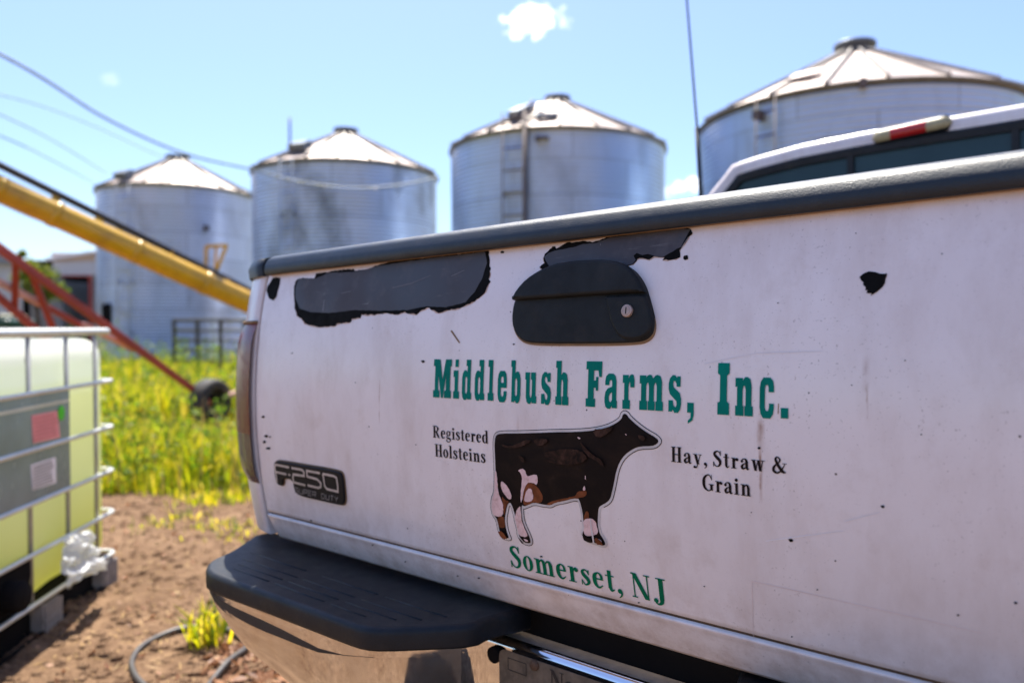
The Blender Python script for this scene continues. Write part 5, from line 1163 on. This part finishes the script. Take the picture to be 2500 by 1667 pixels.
# ------------------------------------------------------------------ tree beside the sheds
def leaf_cloud(name, n, size, centers, mat, parent=None, seed=1):
    g_ = np.random.default_rng(seed); V = []; Fs = []
    for i in range(n):
        c, rx = centers[g_.integers(len(centers))]; d = g_.normal(size=3); d /= np.linalg.norm(d); p = np.array(c) + d*rx*(g_.random()**0.45)
        a = g_.normal(size=3); a /= np.linalg.norm(a); b = np.cross(a, g_.normal(size=3)); b /= np.linalg.norm(b); s_ = size*g_.uniform(0.6, 1.4)
        k_ = len(V); V += [tuple(p - a*s_), tuple(p + b*s_*0.45), tuple(p + a*s_), tuple(p - b*s_*0.45)]; Fs.append((k_, k_+1, k_+2, k_+3))
    me = bpy.data.meshes.new(name); me.from_pydata(V, [], Fs); me.materials.append(mat); o = bpy.data.objects.new(name, me); link(o, parent); return o
D = 26.0; tp0 = dl(D, plat(90, D)); tree = empty('small_tree', (tp0.x, tp0.y, 0)); tag(tree, 'small yellow green tree between the two sheds', 'tree')
m_ = MB(); m_.tube([(0,0,0), (0.05,0.02,1.2), (-0.05,0,2.2), (0.1,0.05,2.9)], [0.11, 0.085, 0.06, 0.02], 10)
for dx, dz in ((0.5, 2.7), (-0.5, 2.8), (0.75, 2.4), (-0.3, 3.2)): m_.tube([(0, 0, 1.6), (dx*0.5*RGT.x, dx*0.5*RGT.y, 2.2), (dx*RGT.x, dx*RGT.y, dz)], [0.045, 0.03, 0.012], 8)
m_.build('trunk', M['bark'], tree)
cen = [((l*RGT.x, l*RGT.y, z), r) for l, z, r in ((-0.25,3.05,0.35),(0.1,2.85,0.4),(0.45,2.8,0.33),(-0.5,2.7,0.35),(0.15,2.45,0.4),(0.6,2.35,0.35),(-0.45,3.5,0.14),(0.85,2.2,0.28),(-0.1,2.2,0.4),(0.3,2.05,0.3))]
leaf_cloud('crown', 2600, 0.06, cen, M['tree'], tree, 5)

# ------------------------------------------------------------------ overhead cables
def cable(pts, rad, label, sag=0.0):
    P = [at(*p) for p in pts]; q = [Vector(v) for v in cr([tuple(p) for p in P], 10)]
    m_ = MB(); m_.tube(q, rad, 6); o = m_.build('overhead_cable', M['wire']); tag(o, label, 'cable', 'overhead cables'); return o, q
w1, q1 = cable(((-700,-190,10),(0,133,12),(260,290,15),(450,375,17.5),(617,415,19.5),(740,446,20),(860,460,20.3),(980,452,20.7),(1072,432,21.2)), 0.028, 'thickest overhead cable, sagging in a loop across the stained bin')
for px, py in ((792,453),(918,461)):
    p = at(px, py, 20.1); m_ = MB(); m_.lathe([(0.0,-0.05),(0.045,-0.03),(0.05,0.02),(0.0,0.06)], 12, 0, 'z', tuple(p)); m_.build('cable_clip', M['bulb'], w1)
cable(((-500,140,12),(0,232,15),(210,300,20),(400,385,27),(620,470,30)), 0.012, 'thin overhead cable highest at the left, below the thickest one')
cable(((-500,60,12),(0,280,15),(140,350,20),(262,425,26)), 0.014, 'thin overhead cable ending at the eave of the leftmost bin')
cable(((-500,130,12),(0,332,15),(120,388,20),(232,448,26.5)), 0.014, 'lowest of the thin overhead cables above the black pipe')
cable(((-500,250,14),(0,498,17),(110,545,22),(236,600,30)), 0.010, 'thin cable passing below the yellow tube to the shed')
cable(((617,440,21.3),(760,478,21.5),(940,520,22)), 0.010, 'thin pale cable slanting down over the stained bin')

# ------------------------------------------------------------------ hose and plants by the bumper
def gpt(px, py, z=0.0):
    v = ray(px, py); t_ = (z - CAM.z) / v.z; p = CAM + v*t_; return Vector((p.x, p.y, gh(p.x, p.y) + z))
hp = [gpt(x, y, 0.013) for x, y in ((420,1760),(360,1690),(330,1650),(322,1610),(345,1578),(390,1552),(440,1537),(490,1531),(540,1535),(590,1560),(600,1590),(560,1625),(520,1665),(480,1720))]
m_ = MB(); m_.tube([Vector(v) for v in cr([tuple(p) for p in hp], 8)], 0.0102, 10); hs = m_.build('garden_hose', M['hose']); tag(hs, 'grey hose looped on the dirt beside the bumper', 'hose')

def blades(name, pts, hts, wds, mat, bend=0.5, seed=2, parent=None, spread=1.0):
    g_ = np.random.default_rng(seed); n = len(pts); P = np.asarray(pts, float); az = g_.uniform(0, 2*np.pi, n); h = np.asarray(hts); wd = np.asarray(wds)
    dx, dy = np.cos(az), np.sin(az); b = g_.uniform(0.15, 1.0, n)*bend*h*spread; pa = az + np.pi/2 + g_.normal(0, 0.5, n); sx, sy = np.cos(pa)*wd/2, np.sin(pa)*wd/2
    V = np.zeros((n, 5, 3)); V[:, 0] = P + np.stack([sx, sy, 0*h], -1); V[:, 1] = P - np.stack([sx, sy, 0*h], -1)
    mid = P + np.stack([dx*b*0.3, dy*b*0.3, h*0.58], -1); V[:, 2] = mid - np.stack([sx, sy, 0*h], -1)*0.85; V[:, 3] = mid + np.stack([sx, sy, 0*h], -1)*0.85
    V[:, 4] = P + np.stack([dx*b, dy*b, h*(1 - 0.25*b/np.maximum(h, 1e-3))], -1)
    base = np.arange(n)*5
    loops = np.stack([base, base+1, base+2, base+3, base+3, base+2, base+4], -1).ravel(); starts = np.stack([np.arange(n)*7, np.arange(n)*7+4], -1).ravel(); tot = np.tile([4, 3], n)
    me = bpy.data.meshes.new(name); me.vertices.add(n*5); me.vertices.foreach_set('co', V.ravel()); me.loops.add(len(loops)); me.loops.foreach_set('vertex_index', loops); me.polygons.add(len(starts)); me.polygons.foreach_set('loop_start', starts); me.polygons.foreach_set('loop_total', tot); me.update(); me.validate()
    me.materials.append(mat); o = bpy.data.objects.new(name, me); link(o, parent); return o
c_ = gpt(505, 1572); pl_ = empty('grass_tuft', (c_.x, c_.y, c_.z)); 
g_ = np.random.default_rng(4); n = 80
tf = blades('grass_tuft', np.stack([g_.normal(0, 0.03, n), g_.normal(0, 0.03, n), np.full(n, -0.01)], -1), g_.uniform(0.07, 0.2, n), g_.uniform(0.007, 0.014, n), M['grass'], 1.0, 5)
bpy.data.objects.remove(pl_); tf.location = c_; tf.name = 'grass_tuft'; tag(tf, 'bright green grass tuft growing by the hose and bumper', 'grass tuft')
for i, (px, py, h) in enumerate(((395,1283,0.06),(455,1265,0.06),(520,1290,0.06),(560,1310,0.05),(480,1235,0.08),(590,1290,0.06))):
    c_ = gpt(px, py); n = 40; o = blades('grass_tuft', np.stack([g_.normal(0, 0.08, n), g_.normal(0, 0.08, n), np.full(n, -0.005)], -1), g_.uniform(0.5, 1.2, n)*h, g_.uniform(0.006, 0.011, n), M['grass'], 1.2, 20 + i); o.location = c_
    tag(o, 'small yellow green grass tuft on the bare dirt before the meadow', 'grass tuft', 'small grass tufts on the dirt')
# meadow grass
def scatter(n, d0, d1, l0, l1, seed, front=True):
    g_ = np.random.default_rng(seed); out = []
    while len(out) < n:
        d = d0 + (d1 - d0)*g_.random()**1.35; l = l0*d + (l1 - l0)*d*g_.random()
        ed = 5.15 + 0.35*noise.noise(Vector((l*1.3, 3.1, 0))) + 0.18*noise.noise(Vector((l*5, 1.1, 0)))
        if d < ed: continue
        p = dl(d, l)
        if abs(p.x) < 1.1 and -0.3 < p.y < 6.2: continue
        if noise.noise(Vector((p.x*0.9, p.y*0.9, 5))) < -0.25 and g_.random() < 0.6: continue
        out.append((p.x, p.y, gh(p.x, p.y) - 0.01, d))
    return np.array(out)
P1 = scatter(26000, 5.0, 19, -0.60, -0.30, 1); P2 = scatter(24000, 5.0, 24, -1.0, 0.7, 2); P = np.concatenate([P1, P2])
hm = np.array([0.55 + 0.45*noise.noise(Vector((x*0.5, y*0.5, 9))) + 0.25*noise.noise(Vector((x*2.2, y*2.2, 4))) for x, y in P[:, :2]])
front_f = np.clip((P[:, 3] - 5.0)/0.9, 0.30, 1.0)
near_w = np.hypot(P[:, 0] - RW.x, P[:, 1] - RW.y)
cam_side = (P[:, 3] < 9.3) & (near_w < 1.7)
h = np.clip(hm, 0.25, 1.3)*0.58*front_f*np.where(cam_side, 0.33, 1.0)*rng.uniform(0.55, 1.25, len(P))
gr = blades('meadow_grass', P[:, :3], h, rng.uniform(0.008, 0.017, len(P))*np.clip(P[:, 3]/9, 0.8, 1.7), M['grass'], 0.55, 8); tag(gr, 'tall yellow green grass growing in front of the bins', 'grass', kind='stuff')
Pd = scatter(420, 5.3, 18, -0.60, -0.28, 33)
st_ = blades('dry_stems', Pd[:, :3], rng.uniform(0.25, 0.8, len(Pd))*np.where((Pd[:, 3] < 9.3) & (np.hypot(Pd[:, 0]-RW.x, Pd[:, 1]-RW.y) < 1.7), 0.3, 1.0), rng.uniform(0.004, 0.012, len(Pd)), M['straw'], 0.35, 41); tag(st_, 'dead straw coloured stems standing in the meadow grass', 'dry stems', kind='stuff')
Pw = scatter(900, 5.4, 19, -0.60, -0.28, 3); cen = []
for x, y, z, d in Pw:
    if d < 9.4 and math.hypot(x - RW.x, y - RW.y) < 1.7: continue
    hh = (rng.uniform(0.12, 0.55) + (0.45 if rng.random() < 0.15 and d > 8 else 0) + (0.3 if d > 16 else 0)) * min(1, (d - 4.6)/1.2)
    for zz_ in np.arange(0.05, hh, 0.09): cen.append(((x, y, z + zz_), 0.06))
wd_ = leaf_cloud('weeds', 16000, 0.028, cen, M['weed'], None, 9); tag(wd_, 'broad leaved weeds among the meadow grass', 'weeds', kind='stuff')
# straw and dry leaves on the dirt, clods
def litter(name, n, l, wd, mat, d0, d1, l0, l1, seed, label, flat=0.3, cat='straw'):
    g_ = np.random.default_rng(seed); V = []; Fs = []
    for i in range(n):
        d = g_.uniform(d0, d1); p = dl(d, g_.uniform(l0, l1)*d); a = g_.uniform(0, 6.283); L_ = l*g_.uniform(0.4, 1.3); W_ = wd*g_.uniform(0.5, 1.3); z = gh(p.x, p.y) + 0.006
        u = Vector((math.cos(a), math.sin(a), g_.normal(0, flat))); v_ = Vector((-math.sin(a), math.cos(a), g_.normal(0, flat))); c = Vector((p.x, p.y, z)); k_ = len(V)
        V += [tuple(c - u*L_/2), tuple(c + v_*W_/2 + UPZ*abs(g_.normal(0, W_*0.3))), tuple(c + u*L_/2), tuple(c - v_*W_/2)]; Fs.append((k_, k_+1, k_+2, k_+3))
    me = bpy.data.meshes.new(name); me.from_pydata(V, [], Fs); me.materials.append(mat); o = bpy.data.objects.new(name, me); link(o); tag(o, label, cat, kind='stuff'); return o
litter('straw_litter', 900, 0.05, 0.004, M['straw'], 2.3, 5.6, -0.62, -0.28, 1, 'dry straw scattered over the dirt', 0.1)
litter('leaf_litter', 260, 0.05, 0.03, M['dryleaf'], 2.35, 2.85, -0.40, -0.24, 2, 'dry curled leaves lying under the bumper', 0.6, 'leaves')
litter('leaf_litter', 260, 0.03, 0.018, M['dryleaf'], 2.3, 5.2, -0.64, -0.28, 7, 'bits of dry leaf scattered over the dirt', 0.5, 'leaves')
V = []; Fs = []; g_ = np.random.default_rng(6)
ico = bmesh.new(); bmesh.ops.create_icosphere(ico, subdivisions=1, radius=1); iv = [v.co.copy() for v in ico.verts]; ifc = [[v.index for v in f.verts] for f in ico.faces]; ico.free()
for i in range(2600):
    d = 2.25 + 3.4*g_.random()**1.2; p = dl(d, g_.uniform(-0.68, -0.26)*d); s_ = 0.005 + 0.022*g_.random()**3; z = gh(p.x, p.y); k_ = len(V)
    V += [(p.x + v.x*s_*g_.uniform(0.7, 1.3), p.y + v.y*s_*g_.uniform(0.7, 1.3), z + v.z*s_*0.7*g_.uniform(0.6, 1.2)) for v in iv]; Fs += [tuple(k_ + q for q in f) for f in ifc]
me = bpy.data.meshes.new('dirt_clods'); me.from_pydata(V, [], Fs); me.materials.append(M['dirt']); o = bpy.data.objects.new('dirt_clods', me); link(o); tag(o, 'small clods of dry soil scattered on the yard', 'clods', kind='stuff')
